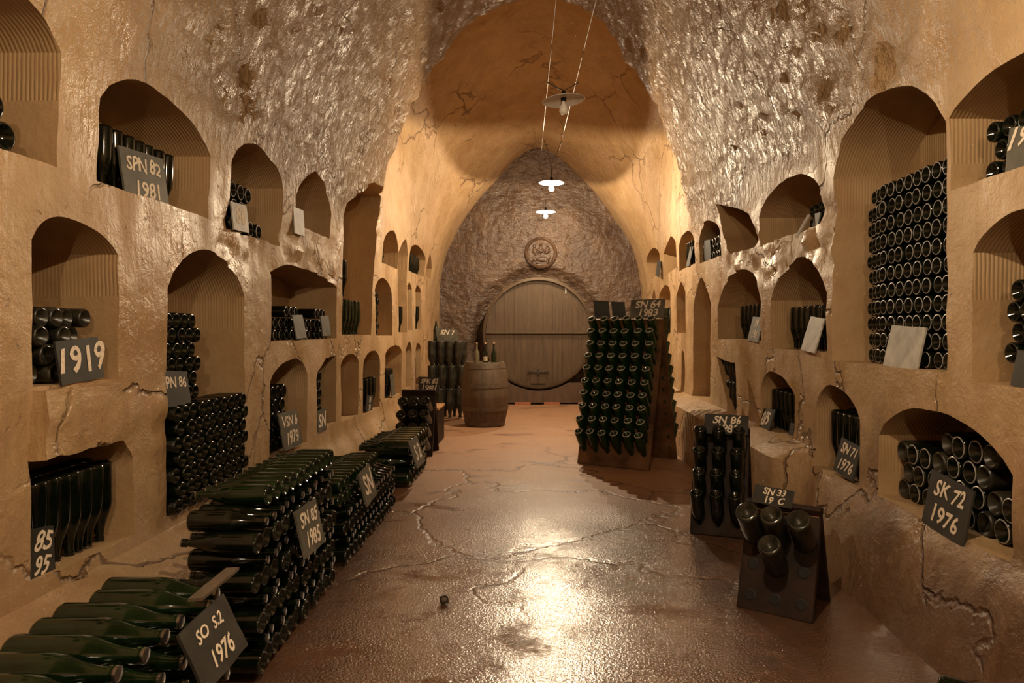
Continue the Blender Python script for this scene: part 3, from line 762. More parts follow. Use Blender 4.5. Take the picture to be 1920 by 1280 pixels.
# ---- floor bins along the left wall
XB = 1.12
stack('maggreen', -1, XB - 0.02, 1.50, 2.66, 0.02, 5, 'green magnum in the nearest floor stack', 'magnums in the nearest floor stack', out='neck', pitch=0.118, vis=2.5, jit=0.01)
stack('std', -1, XB, 2.86, 4.02, 0.02, 8, 'dark bottle in the long floor stack', 'bottles in the long floor stack', out='alt', pitch=0.0915, vis=1.0, jit=0.008)
stack('greendim', -1, XB + 0.02, 3.02, 4.10, 0.02 + 8 * 0.0798, 1, 'green bottle on top of long floor stack', 'top layer of the long floor stack', pitch=0.0915, vis=1.4, k0=8)
stack('std', -1, XB + 0.02, 4.24, 5.80, 0.02, 4, 'bottle in the low second floor stack', 'bottles in the low floor stack', out='alt', pitch=0.093, vis=0.9)
stack('greendim', -1, XB + 0.06, 4.24, 5.30, 0.02 + 4 * 0.0812, 2, 'green bottle atop the low floor stack', 'top layers of the low floor stack', pitch=0.093, vis=1.2, k0=4)
stack('jero', -1, XB + 0.02, 6.35, 7.40, 0.02, 3, 'large green jeroboam in farthest floor stack', 'jeroboams in the farthest floor stack', out='alt', pitch=0.15, vis=2)
# ---- right wall
stack('std', 1, 1.87, NI['R1']['Y1'] - 0.62, NI['R1']['Y1'] - 0.14, zs('R1') + 0.0, 3, 'dark bottle end in near topmost right niche', 'bottles in the near top right niche', vis=1, pitch=0.096)
stack('std', 1, 1.87, NI['S0']['Y1'] - 0.72, NI['S0']['Y1'] - 0.11, zs('S0') + 0.0, 5, 'dark bottle end in near grooved right niche', 'bottles in the grooved near right niche', vis=1, pitch=0.096)
y0 = NI['R2']['Y0']
for k in range(11):
    ncol = 12
    for c in range(ncol):
        if k == 10 and c == 11: continue
        bottle('stdring', (1.93 + R.uniform(0, 0.012) + (0.0 if c < 9 else 0.02 * (c - 8)), y0 + 0.05 + c * 0.0915 + R.uniform(-.003, .003), zs('R2') + 0.046 + k * 0.0925), (1, 0, 0),
               'ringed bottle end, towering stack, right wall' + place(k, c, 12, False), 'towering stack in the big right niche', area_end(.044, 1.9, y0 + c * .09) * (1.2 if c < 8 else 0.5))
for i_, y in enumerate((NI['R3']['Y0'] + 0.14, NI['R3']['Y0'] + 0.24, NI['R3']['Y0'] + 0.34)): 
    for k in (0, 1): bottle('std', (1.93, y, zs('R3') + 0.046 + 0.09 * k), (1, 0, 0), 'dark bottle end behind sliver slate, right wall' + place(k, i_, 3, False), 'bottles behind slates in the upper right niche', 600)
stack('stdring', 1, 1.86, NI['R5']['Y0'] + 0.01, NI['R5']['Y0'] + 0.80, zs('R5'), 3, 'bottle end beside slate S, right wall', 'bottles in the high far right niche', vis=1)
upturned('stdring', 1, 1.90, lin(NI['R6']['Y0'] + 0.06, NI['R6']['Y0'] + 0.36, 3), zs('R6'), 'bottle on its mouth, high arched far right niche', 'upturned bottles in a high far right niche', vis=1)
upturned('std', 1, 1.93, lin(NI['S1']['Y0'] + 0.05, NI['S1']['Y0'] + 0.62, 6), zs('S1'), 'dark bottle on its mouth in the pointed right niche', 'upturned bottles in the pointed right niche', xs=(0.0, 0.12), vis=1)
upturned('std', 1, 1.93, lin(NI['S2']['Y0'] + 0.05, NI['S2']['Y0'] + 0.52, 5), zs('S2'), 'dark bottle on its mouth behind slate M 196', 'upturned bottles behind slate M 196', xs=(0.0, 0.12), vis=1)
upturned('mag', 1, 1.93, lin(NI['S5']['Y0'] + 0.08, NI['S5']['Y0'] + 0.45, 3), zs('S5'), 'dark magnum in the niche behind the tall rack', 'magnums in the niche behind the tall rack', vis=0.5)
upturned('mag', 1, 1.93, lin(NI['T2']['Y0'] + 0.06, NI['T2']['Y0'] + 0.66, 6), zs('T2'), 'tall magnum on its mouth behind slate SN 71', 'magnums behind slate SN 71 1976', xs=(0.0, 0.13), vis=1)
upturned('std', 1, 1.93, lin(NI['T3']['Y0'] + 0.05, NI['T3']['Y0'] + 0.50, 5), zs('T3'), 'dark bottle behind the small slate 0/5', 'bottles in the low right niche', xs=(0.0, 0.1), vis=0.8)
for k in range(3): upturned('dusty', 1, 1.90 , lin(NI['T4']['Y0'] + 0.06, NI['T4']['Y1'] - 0.06, 5), zs('T4') + 0.0 + k * 0.30 if k < 1 else zs('T4') + k * 0.30, ('lower', 'upper', '')[k] + ' dusty bottle jammed in the narrow broken right niche', 'dusty bottles in the broken right niche', vis=0.8) if k < 2 else None
def t1(y):                                                        # the sill of this niche is level
    return zs('T1')
for k, n in ((0, 8), (1, 8), (2, 7), (3, 4)):
    for c in range(n):
        y = NI['T1']['Y1'] - 0.07 - c * 0.1175 - (0.058 if k % 2 else 0)
        if k == 3: y -= 0.35
        kind = 'magring' if c % 3 else 'magdusty'
        bottle(kind, (1.94 + R.uniform(0, 0.02), y, t1(y) + 0.058 + k * 0.102), (1, 0, 0), 'dusty magnum end behind slate SK 72' + place(k, c, n, False), 'magnums behind slate SK 72 1976', area_end(.056, 1.87, y) * 1.2)
for x, y, z in ((1.36, 2.42, 0.058), (1.38, 2.30, 0.058), (1.37, 2.36, 0.158), (1.36, 2.54, 0.058), (1.37, 2.48, 0.158)):
    bottle('mag', (x, y, z), (1, 0.0, 0), 'magnum lying in the little pile on the floor against the near right wall', 'magnums piled against the near right wall', 900) if False else None

# ------------------------------------------------------------------ riddling racks (pupitres)
def rack(name, label, BL, BR, height, spread, cols, rows, zrow, kind, blabel, bgroup, tilt=33, skip=(), back_cols=0, ins=0.80, wood=None, thick=0.035, xmargin=0.5):
    """A-frame of two boards; BL, BR floor corners of the board that faces the viewer"""
    BL, BR = Vector((*BL, 0)), Vector((*BR, 0)); u = (BR - BL); wd = u.length; u = u.normalized()
    n = Vector((u.y, -u.x, 0)); n = n if n.y < 0 else -n                    # outward normal of the front board
    root = empty(name, (BL + BR) / 2 - n * spread / 2)
    rt = root.location.copy()
    def board(sgn):
        bm = bmesh.new(); t = Vector((0, 0, 1)) * height - n * sgn * spread / 2
        o0 = (n * sgn * spread / 2); L = t.length; t = t / L
        m = u.cross(t) * (-1 if u.cross(t).dot(n * sgn) < 0 else 1)
        Mx = Matrix((( u.x, m.x, t.x, o0.x), (u.y, m.y, t.y, o0.y), (u.z, m.z, t.z, o0.z), (0, 0, 0, 1)))
        box(bm, (-wd / 2, -thick, 0), (wd / 2, 0, L), M=Mx)
        bevelled(bm, 0.004)
        b = mesh_obj('board', bm, wood or M_WOOD, root)
        # cross battens
        return Mx, L, b
    Mf, L, bf = board(1); Mb, L, bb = board(-1)
    # holes are not cut: black discs paint the shade inside them
    pitch = wd / cols
    slope = L / height
    for sgn, Mx, nc, par in ((1, Mf, cols, bf), (-1, Mb, back_cols, bb)):
        for c in range(nc):
            for r_ in range(rows):
                bmh = bmesh.new()
                s = zrow[r_] * slope; x = -wd / 2 + (c + xmargin) * pitch if sgn > 0 else (wd / 2 - (c + 0.5) * pitch)
                T = Mx @ Matrix.Translation((x, 0.0005, s)) @ Matrix.Rotation(-PI / 2, 4, 'X')
                lathe(bmh, [(0.0, 0.002), (0.024, 0.002), (0.030, 0.0)], 14, M=T)
                mesh_obj('hole', bmh, M_BLACK, par) if sgn > 0 else bmh.free()
    bm = bmesh.new()
    t = Vector((0, 0, height - 0.02)); 
    Mx = Matrix(((u.x, n.x, 0, t.x), (u.y, n.y, 0, t.y), (0, 0, 1, t.z), (0, 0, 0, 1)))
    box(bm, (-wd / 2 + 0.01, -0.02, -0.03), (wd / 2 - 0.01, 0.02, 0.012), M=Mx)
    mesh_obj('ridge_batten', bm, M_WOODL, root)
    tag(root, label, 'rack')
    tl = math.radians(tilt)
    for sgn, nc in ((1, cols), (-1, back_cols)):
        for c in range(nc):
            for r_ in range(rows):
                if sgn > 0 and (c, r_) in skip: continue
                z = zrow[r_]; x = (-wd / 2 + (c + xmargin) * pitch) if sgn > 0 else (wd / 2 - (c + 0.5) * pitch)
                d = n * sgn
                hole = rt + u * x + d * (spread / 2) * (1 - z / height) + Vector((0, 0, z))
                tt = tl + R.uniform(-0.03, 0.03)
                up = (d * math.sin(tt) + Vector((0, 0, 1)) * math.cos(tt) + u * R.uniform(-0.03, 0.03)).normalized()
                lab = blabel + (', %s row down, %s column' % (ORD[r_], ORD[c]) if sgn > 0 else ', back side, %s row down' % ORD[r_])
                # the neck is pushed into the hole, the foot stands up and out
                foot = hole + up * (LEN[kind] * ins) 
                bottle(kind, foot, -up, lab, bgroup, 0.088 * 0.10 * (FPX / foot.y) ** 2 * (2.2 if sgn > 0 else 0.5))
    return rt, u, n, wd
zr = [1.325 - 0.130 * i for i in range(10)]
rb = rack('riddling_rack', 'tall wooden A-frame riddling rack packed with green bottles before the great cask', (0.405, 7.62), (1.10, 7.20), 1.53, 0.82, 6, 10, zr, 'green',
          'green bottle neck-down in the tall riddling rack', 'bottles in the tall riddling rack', tilt=33, back_cols=1, wood=M_WOODMID)
rm = rack('riddling_rack', 'low dark riddling rack with slate SN 86 on top, beside the right wall', (1.045, 4.98), (1.40, 4.84), 0.72, 0.44, 3, 4, [0.50 - 0.14 * i for i in range(4)], 'std',
          'dark bottle in the low rack with slate SN 86', 'bottles in the rack with slate SN 86', tilt=25)
rn = rack('riddling_rack', 'nearest low riddling rack, nearly empty, on the right of the aisle', (1.00, 3.65), (1.31, 3.44), 0.52, 0.38, 3, 3, [0.34, 0.21, 0.07], 'magdusty',
          'dusty magnum stuck in the nearly empty rack', 'magnums in the nearly empty rack', tilt=45, ins=0.60,
          skip=[(0, 1), (2, 1), (0, 2), (1, 2), (2, 2)])
rl = rack('riddling_rack', 'small riddling rack with slate SPK 82 1981 on top, at the left of the aisle', (-1.58, 8.06), (-1.19, 8.04), 0.73, 0.42, 3, 4, [0.50, 0.36, 0.22, 0.08], 'magdusty',
          'dusty magnum in the rack under slate SPK 82', 'magnums in the rack under slate SPK 82 1981', tilt=58, ins=0.62)

# upturned magnums stacked in tiers behind the barrel
TIER = ('bottom', 'middle', 'top')
for k, z in enumerate((0.01, 0.375, 0.765)):
    xs_ = lin(-1.73, -1.25, 4) if k < 2 else lin(-1.70, -1.28, 4)
    ox = 0.03 if k == 1 else 0.0
    for i_, x in enumerate(xs_):
        for b_, y in enumerate((11.46, 11.62)):
            bottle('jerodusty', (x + ox + (0.06 if b_ else 0), y, z + 0.475), (R.uniform(-.02, .02), R.uniform(-.02, .02), -1),
                   'dusty jeroboam in the %s tier left of the barrel' % TIER[k] + along(i_, len(xs_), b_), 'jeroboams piled behind the barrel, %s tier' % TIER[k], 500)
bottle('greendim', (-1.64, 11.50, 1.242), (0, 0, 1), 'green bottle upright on top of the tiered pile beside slate SN 7', None, 600)
for x, y, z, w_ in ((1.42, 2.42, 0.058, 'nearer lower'), (1.44, 2.54, 0.058, 'farther lower'), (1.43, 2.48, 0.16, 'top')):
    bottle('mag', (x - 0.05, y, z), (1, -0.9, 0), w_ + ' dark magnum on the floor pile at the foot of the near right wall', 'magnums at the foot of the near right wall', 3000)

# realise: past 300 of the ordinary bottles the smallest in view become one object
ordinary = sorted([b for b in REG if LEN[b[0]] == 0.315], key=lambda b: -b[4]); others = [b for b in REG if LEN[b[0]] != 0.315]
NAMES = {0.315: 'champagne_bottle', 0.385: 'magnum_bottle', 0.47: 'jeroboam_bottle'}
for kind, Mx, label, group, wt in ordinary[:300] + others:
    o = bpy.data.objects.new(NAMES[LEN[kind]], BM[kind]); COL.objects.link(o); o.matrix_world = Mx
    tag(o, label, 'bottle', group)
rest = ordinary[300:]
if rest:
    bm = bmesh.new(); mats = [M_GLASS, M_DIMRING, M_CAP, M_RING, M_GREEN, M_DUSTY, M_GREENLIT]
    remap = {'std': (0, 1, 2), 'stdring': (0, 3, 2), 'green': (6, 3, 2), 'greendim': (4, 1, 2), 'dusty': (5, 1, 2)}
    for kind, Mx, *_ in rest:
        nf = len(bm.faces); nv = len(bm.verts)
        bm.from_mesh(BM[kind]); bm.verts.ensure_lookup_table(); bm.faces.ensure_lookup_table()
        for v in bm.verts[nv:]: v.co = Mx @ v.co
        for f in bm.faces[nf:]: f.material_index = remap[kind][f.material_index]; f.smooth = True
    o = mesh_obj('champagne_bottles', bm, mats, smooth=True, auto=50)
    tag(o, 'the smaller-showing champagne bottles deeper in the stacks and far niches', 'bottles', kind='stuff')
print('BOTTLES ordinary', len(ordinary), 'others', len(others))

# ------------------------------------------------------------------ slates with chalk writing
def slate(BLp, BRp, TLp, label, text=(), mat=None, thick=0.010, name='slate', cat='slate', size=1.0, shear=0.25, chalk=None):
    """a thin slab whose face has the corners BL, BR, TL; the writing lies on its face"""
    BLp, BRp, TLp = Vector(BLp), Vector(BRp), Vector(TLp)
    u = BRp - BLp; v = TLp - BLp; wd = u.length; ht = v.length; un = u.normalized(); n = u.cross(v).normalized(); vn = n.cross(un)
    view = Vector((0, 0, EYE)) - BLp
    base = (BLp + BRp) / 2
    root = empty(name, base) if text else None
    sk = v.dot(un)
    bm = bmesh.new()
    def P(a, b, c): return a * un + b * vn + c * n
    h_ = v.dot(vn)
    fr = [P(-wd / 2, 0, 0), P(wd / 2, 0, 0), P(wd / 2 + sk, h_, 0), P(-wd / 2 + sk, h_, 0)]
    # chipped outline
    out = []
    for a, b in zip(fr, fr[1:] + fr[:1]):
        for i in range(5):
            q = a.lerp(b, i / 5)
            if i: q = q + un * R.uniform(-.0022, .0022) + vn * R.uniform(-.0022, .0022)
            out.append(q)
    A = [bm.verts.new(q) for q in out]; B = [bm.verts.new(q - n * thick) for q in out]
    bm.faces.new(A); bm.faces.new(B[::-1])
    for i in range(len(A)): bm.faces.new((A[i], B[i], B[(i + 1) % len(A)], A[(i + 1) % len(A)]))
    if root:
        mesh_obj('slate_board', bm, mat or M_SLATE, root)
        nl = len(text)
        for k, line in enumerate(text):
            cu = bpy.data.curves.new('chalk_writing', 'FONT'); cu.body = line; cu.align_x = 'CENTER'; cu.align_y = 'CENTER'
            rowh = h_ / (nl + 0.25)
            cu.size = min(rowh * 1.05, wd * 1.55 / max(2, len(line))) * size; cu.shear = shear; cu.offset = cu.size * 0.018; cu.extrude = 0.0004
            cu.materials.append(chalk or M_CHALK)
            cu.resolution_u = 3
            tmp = bpy.data.objects.new('chalk_writing', cu); COL.objects.link(tmp)
            me = bpy.data.meshes.new_from_object(tmp.evaluated_get(bpy.context.evaluated_depsgraph_get())); bpy.data.objects.remove(tmp)
            sz = cu.size; ph = R.uniform(0, 50); me.name = 'chalk_writing'
            for vv_ in me.vertices:
                q = vv_.co; vv_.co = Vector((q.x + sz * 0.10 * noise.noise(Vector((q.x / sz * 1.6, q.y / sz * 1.6, ph))) + sz * 0.02 * noise.noise(q * (9 / sz)),
                                             q.y + sz * 0.14 * noise.noise(Vector((q.x / sz * 1.3, q.y / sz * 1.0, ph + 9))), q.z))
            to = bpy.data.objects.new('chalk_writing', me); COL.objects.link(to); to.parent = root
            c = P(sk * 0.5, h_ * (1 - (k + 0.62) / (nl + 0.25)), 0.0012)
            vv = (vn * h_ + un * sk).normalized()
            to.matrix_local = Matrix(((un.x, vn.x, n.x, c.x), (un.y, vn.y, n.y, c.y), (un.z, vn.z, n.z, c.z), (0, 0, 0, 1)))
        tag(root, label, cat)
        return root
    o = mesh_obj(name, bm, mat or M_SLATE); o.location = base
    return tag(o, label, cat)
def wslate(TL, TR, BL, X, *a, **k):
    """slate against a side wall, from its top corners on the plane X and its leaning foot"""
    if abs(X) > 1.5: X += 0.055 if X > 0 else -0.03
    tl = on_x(*TL, X); tr = on_x(*TR, X)
    Y = tl.y; bl = Vector(((BL[0] - CX) * Y / FPX, Y, EYE + (CY - BL[1]) * Y / FPX))
    return slate(bl, bl + (tr - tl), tl, *a, **k)
def fslate(TL, TR, BL, Y, *a, Y2=None, **k):
    tl = on_y(*TL, Y); tr = on_y(*TR, Y2 or Y); bl = on_y(*BL, Y - 0.02)
    return slate(bl, bl + (tr - tl), tl, *a, **k)
wslate((222, 272), (305, 298), (237, 376), -2.04, 'large grey slate chalked SPN 82 1981 in the second upper niche of the left wall', ('SPN 82', '1981'), M_SLATEG)
wslate((433, 377), (462, 386), (439, 430), -1.98, 'small pale smeared slate between the ringed bottle ends, upper left', ('80',), M_SLATEP)
wslate((550, 387), (569, 395), (553, 437), -1.96, 'blank pale slate alone in the upper left niche without bottles', (), M_SLATEP)
wslate((103, 640), (183, 631), (117, 723), -1.99, 'dark slate boldly chalked 1919 before the dustiest bottles', ('1919',), M_SLATE, size=1.5)
wslate((300, 695), (350, 696), (312, 776), -2.00, 'green-grey slate chalked PN 86 in the big left niche', ('PN 86', ''), M_SLATE, shear=0.1)
wslate((50, 992), (100, 985), (55, 1095), -2.0, 'dark slate chalked 85 95 in the broken low niche, near left', ('85', '95'), M_SLATE)
wslate((548, 590), (567, 590), (557, 635), -1.99, 'first of two narrow grey slates in the flat-topped left niche', (), M_SLATEG)
wslate((601, 592), (616, 592), (606, 630), -1.99, 'second, farther narrow slate in the flat-topped left niche', (), M_SLATEG)
wslate((522, 776), (556, 766), (534, 846), -1.98, 'smeared slate chalked VSN 6 before magnums in the low left niche', ('VSN 6', '1979'), M_SLATEG)
wslate((594, 770), (610, 764), (597, 813), -1.98, 'small grey slate at the foot of the narrow low left niche', ('SN',), M_SLATEG)
wslate((688, 742), (700, 740), (686, 774), -1.98, 'slate with faded chalk marks in the low far left niche', ('N', '76'), M_SLATE)
wslate((731, 702), (738, 700), (735, 743), -1.98, 'narrow board leaning in the low far left niche beside magnums', (), M_SLATEG)
wslate((335, 1190), (419, 1112), (388, 1300), -1.06, 'big dark slate chalked S.2 1976 on the nearest floor stack', ('SO  S.2', '1976'), M_SLATE, size=0.85)
wslate((553, 960), (592, 934), (573, 1048), -1.09, 'olive slate chalked SN 85 1985 leaning on the long floor stack', ('SN 85', '1985'), M_SLATEG)
wslate((672, 890), (692, 868), (689, 950), -1.12, 'grey slate with illegible chalk leaning on the low floor stack', ('SN',), M_SLATEG)
wslate((766, 828), (782, 817), (783, 878), -1.12, 'grey slate leaning on the farthest floor stack of large bottles', ('S 2',), M_SLATEG)
fslate((785, 706), (824, 707), (784, 735), 8.56, 'dark slate chalked SPK 82 1981 standing on the small left rack', ('SPK 82', '1981'), M_SLATE, size=1.1)
fslate((816, 614), (856, 617), (820, 641), 11.45, 'blue-grey slate chalked SN 7 on top of the tiered pile', ('SN 7', ''), M_SLATEG)
fslate((1183, 562), (1247, 560), (1181, 597), 7.62, 'grey slate chalked SN 64 1983 standing on the tall rack', ('SN 64', '1983'), M_SLATEG, size=1.15, Y2=7.48)
fslate((1112, 563), (1141, 564), (1115, 596), 7.92, 'left one of two blank dark slates on the tall rack', (), M_SLATE)
fslate((1146, 565), (1171, 566), (1149, 596), 7.80, 'right one of two blank dark slates on the tall rack', (), M_SLATE)
fslate((1322, 775), (1404, 779), (1320, 812), 5.02, 'dark slate chalked SN 86 1986 on the low rack beside the right wall', ('SN 86', '1986'), M_SLATE, size=1.2)
fslate((1417, 907), (1490, 921), (1411, 940), 3.66, 'dark slate chalked 33 on the nearly empty nearest rack', ('SN 33', '19  C'), M_SLATE, size=1.1)
wslate((1428, 765), (1453, 767), (1417, 804), 1.82, 'small dark slate chalked 0/5 on the low right ledge', ('0/5',), M_SLATE)
wslate((1482, 792), (1490, 794), (1478, 814), 1.83, 'tiny slate half hidden by the pier of the low right niche', (), M_SLATE)
wslate((1578, 819), (1615, 838), (1562, 880), 1.84, 'dark slate chalked SN 71 1976 before the tall upturned magnums', ('SN 71', '1976'), M_SLATE)
wslate((1747, 878), (1826, 921), (1728, 976), 1.82, 'large dark slate chalked SK 72 1976 before dusty magnums, low on the right wall', ('SK 72', '1976'), M_SLATE, size=0.95, shear=0.1)
wslate((1412, 593), (1432, 595), (1401, 638), 1.84, 'slate chalked M 196 in the round niche of the right wall', ('M', '196'), M_SLATEG)
wslate((1520, 593), (1546, 597), (1501, 655), 1.84, 'blank pale slate leaning on upturned bottles in the pointed right niche', (), M_SLATEP)
wslate((1672, 610), (1736, 614), (1655, 686), 1.86, 'large blank pale slate at the foot of the towering bottle stack', (), M_SLATEP)
wslate((1893, 240), (1960, 228), (1884, 324), 1.84, 'grey slate chalked 192 at the edge of the topmost near right niche', ('1929', ''), M_SLATEG, size=1.5)
wslate((1908, 655), (1960, 668), (1894, 722), 1.84, 'dark green-grey blank slate in the grooved near right niche', (), M_SLATE)
wslate((1302, 455), (1331, 449), (1304, 492), 1.83, 'dark slate with a chalked S in the high far right niche', ('S',), M_SLATE)
wslate((1294, 463), (1300, 461), (1286, 500), 1.84, 'narrow dark slate leaning in the arched high niche at the far right', (), M_SLATE)
wslate((1514, 402), (1518, 402), (1490, 444), 1.84, 'sharp pale sliver of slate in the upper right niche', (), M_SLATEP)
wslate((1528, 400), (1538, 398), (1520, 436), 1.86, 'broken grey slate at the near end of the upper right niche', (), M_SLATEG)
wslate((1233, 487), (1239, 490), (1229, 516), 1.93, 'dark slate standing in the last high niche of the right wall', (), M_SLATE)
# thin board lying across the nearest magnums
slate(on_z(352, 1122, 0.562), on_z(380, 1120, 0.562), on_z(424, 1064, 0.562), 'edge-on brown board lying on top of the nearest floor stack', (), M_HOOP, name='board')
# little crate behind the small left rack
cr_ = empty('wooden_crate', (-1.40, 9.15, 0))
bm = bmesh.new(); box(bm, (-0.16, -0.30, 0.0), (0.16, 0.30, 0.42)); bevelled(bm, 0.006); mesh_obj('crate_body', bm, M_WOOD, cr_)
bm = bmesh.new(); box(bm, (-0.17, -0.31, 0.42), (0.17, 0.31, 0.45)); bevelled(bm, 0.004); mesh_obj('crate_lid', bm, M_WOODL, cr_)
tag(cr_, 'small dark crate behind the little left rack', 'crate')

# ------------------------------------------------------------------ barrel with three bottles
BX, BY = -0.80, 10.74
br = empty('barrel', (BX, BY, 0.0)); tag(br, 'weathered oak barrel standing upright before the great cask', 'barrel')
def brr(z): t = (z - 0.47) / 0.47; return 0.355 - 0.070 * t * t
bm = bmesh.new(); prof = [(0.0, 0.02), (0.26, 0.02), (brr(0.0) - 0.01, 0.0)] + [(brr(0.94 * i / 24), 0.94 * i / 24) for i in range(25)] + [(brr(.94) - 0.025, 0.94), (brr(.94) - 0.028, 0.905), (0, 0.905)]
lathe(bm, prof, 48, [1 if z < 0.42 else 0 for r, z in prof])
# stave grooves
for v in bm.verts:
    a = math.atan2(v.co.y, v.co.x); g_ = abs(((a * 28 / (2 * PI)) % 1) - 0.5)
    if v.co.xy.length > 0.25: v.co.xy *= 1 - 0.004 * (1 if g_ > 0.42 else 0)
mesh_obj('staves', bm, [M_OAK, M_OAKDARK], br, smooth=True, auto=40)
for z in (0.04, 0.26, 0.60, 0.88):
    bm = bmesh.new(); hw = 0.032
    pr = [(brr(z - hw) + 0.001, z - hw), (brr(z - hw) + 0.006, z - hw), (brr(z + hw) + 0.006, z + hw), (brr(z + hw) + 0.001, z + hw)]
    lathe(bm, pr + pr[:1], 48); mesh_obj('hoop', bm, M_HOOP, br, smooth=True, auto=40)
def tall_bottle(x, y, mat, label, paper):
    e = empty('wine_bottle', (x, y, 0.906)); tag(e, label, 'bottle', 'display bottles on the barrel')
    bm = bmesh.new(); lathe(bm, [(0, 0.01), (0.03, 0), (0.040, 0.004), (0.041, 0.14), (0.036, 0.17), (0.02, 0.20), (0.014, 0.23), (0.0135, 0.285), (0.016, 0.287), (0.016, 0.297), (0, 0.297)], 24)
    mesh_obj('bottle_glass', bm, mat, e, smooth=True, auto=50)
    bm = bmesh.new(); lathe(bm, [(0, 0.297), (0.011, 0.297), (0.012, 0.318), (0.008, 0.322), (0, 0.322)], 16); mesh_obj('cork', bm, M_CORK, e, smooth=True, auto=50)
    if paper:
        bm = bmesh.new(); pts = [(0.0416 * math.cos(a), 0.0416 * math.sin(a)) for a in lin(-PI / 2 - 0.9, -PI / 2 + 0.9, 12)]
        lo = [bm.verts.new((*p, 0.05)) for p in pts]; hi = [bm.verts.new((*p, 0.115)) for p in pts]
        for i in range(11): bm.faces.new((lo[i], lo[i + 1], hi[i + 1], hi[i]))
        mesh_obj('paper_label', bm, M_PAPER, e)
tall_bottle(BX - 0.12, BY - 0.04, M_CLEAR, 'clear glass bottle with cork, first from the left on the barrel', False)
tall_bottle(BX + 0.01, BY - 0.06, M_GLASS, 'dark bottle with a pale label, middle of the three on the barrel', True)
tall_bottle(BX + 0.13, BY + 0.02, M_GREEN, 'slim green bottle without label, last of the three on the barrel', False)

# ------------------------------------------------------------------ the great cask in the end wall
YC = 13.95; CR = 1.075; CZ = EYE - 0.045
ck = empty('great_cask', (-0.005, YC, 0)); tag(ck, 'huge round oak cask set into the end wall of the cellar', 'cask')
Tc = Matrix.Translation((0, 0, CZ)) @ Matrix.Rotation(PI / 2, 4, 'X')           # lathe axis +z -> -y (toward the aisle)
bm = bmesh.new(); lathe(bm, [(CR - 0.055, 0.0), (CR - 0.055, 0.10), (CR - 0.012, 0.10), (CR, 0.09), (CR + 0.02, -0.15), (CR + 0.03, -0.5), (CR - 0.055, -0.5), (CR - 0.055, 0.0)], 96, M=Tc)
mesh_obj('stave_rim', bm, M_CASK, ck, smooth=True, auto=40)
# head planks
nb = 11; w0 = 2 * (CR - 0.056) / nb
bm = bmesh.new()
for i in range(nb):
    x0 = -(CR - 0.056) + i * w0 + 0.001; x1 = x0 + w0 - 0.002
    for lo_, hi_ in ((-1, 1),):
        zt = []
        K = 6
        xsb = lin(x0, x1, K); rr = CR - 0.056
        top = [math.sqrt(max(rr * rr - x * x, 0.0)) for x in xsb]
        fv = [bm.verts.new((x, -0.028 + 0.004 * (i % 2), CZ + t)) for x, t in zip(xsb, top)]
        bv = [bm.verts.new((x, -0.028 + 0.004 * (i % 2), CZ - t)) for x, t in zip(xsb, top)]
        fb = [bm.verts.new((x, 0.03, CZ + t)) for x, t in zip(xsb, top)]; bb_ = [bm.verts.new((x, 0.03, CZ - t)) for x, t in zip(xsb, top)]
        loop = fv + bv[::-1]; lb = fb + bb_[::-1]
        bm.faces.new(loop); bm.faces.new(lb[::-1])
        for a in range(len(loop)):
            b2 = (a + 1) % len(loop)
            bm.faces.new((loop[a], lb[a], lb[b2], loop[b2]))
bmesh.ops.remove_doubles(bm, verts=bm.verts[:], dist=0.0004)
mesh_obj('head', bm, M_CASK, ck)
bm = bmesh.new(); box(bm, (-CR + 0.06, -0.085, CZ - 0.012), (CR - 0.06, -0.026, CZ + 0.022)); bevelled(bm, 0.006, 2); mesh_obj('crossbar', bm, M_CASK, ck)
dr = None
bm = bmesh.new(); box(bm, (-0.15, -0.055, CZ - 0.98), (0.15, -0.026, CZ - 0.72)); bevelled(bm, 0.012, 2); dr = mesh_obj('hatch', bm, M_CASK, ck)
bm = bmesh.new(); box(bm, (-0.21, -0.085, CZ - 0.765), (0.21, -0.058, CZ - 0.735)); box(bm, (-0.02, -0.12, CZ - 0.80), (0.02, -0.058, CZ - 0.70)); mesh_obj('hatch_bar', bm, M_IRON, dr)
bm = bmesh.new(); lathe(bm, [(0, 0), (0.012, 0), (0.012, 0.11), (0, 0.11)], 10, M=Matrix.Translation((0.53, -0.05, CZ + 0.76))); mesh_obj('gauge_tube', bm, M_SHADE, ck, smooth=True, auto=40)
cd = empty('cask_cradle', (-0.0, 13.9, 0)); tag(cd, 'dark timber cradle under the great cask', 'cradle')
bm = bmesh.new()
# beam hollowed to the cask's round
K = 30; xs2 = lin(-0.98, 1.05, K); tz = [min(0.40, max(0.18, CZ - math.sqrt(max((CR + 0.03) ** 2 - (x) ** 2, 0)) - 0.002)) for x in xs2]
F = [bm.verts.new((x, -0.22, 0.03)) for x in xs2]; T_ = [bm.verts.new((x, -0.22, z)) for x, z in zip(xs2, tz)]
Fb = [bm.verts.new((x, 0.28, 0.03)) for x in xs2]; Tb = [bm.verts.new((x, 0.28, z)) for x, z in zip(xs2, tz)]
for i in range(K - 1):
    bm.faces.new((F[i], F[i + 1], T_[i + 1], T_[i])); bm.faces.new((Fb[i], Tb[i], Tb[i + 1], Fb[i + 1])); bm.faces.new((T_[i], T_[i + 1], Tb[i + 1], Tb[i])); bm.faces.new((F[i], Fb[i], Fb[i + 1], F[i + 1]))
bm.faces.new((F[0], T_[0], Tb[0], Fb[0])); bm.faces.new((F[-1], Fb[-1], Tb[-1], T_[-1]))
mesh_obj('beam', bm, M_OAKDARK, cd)
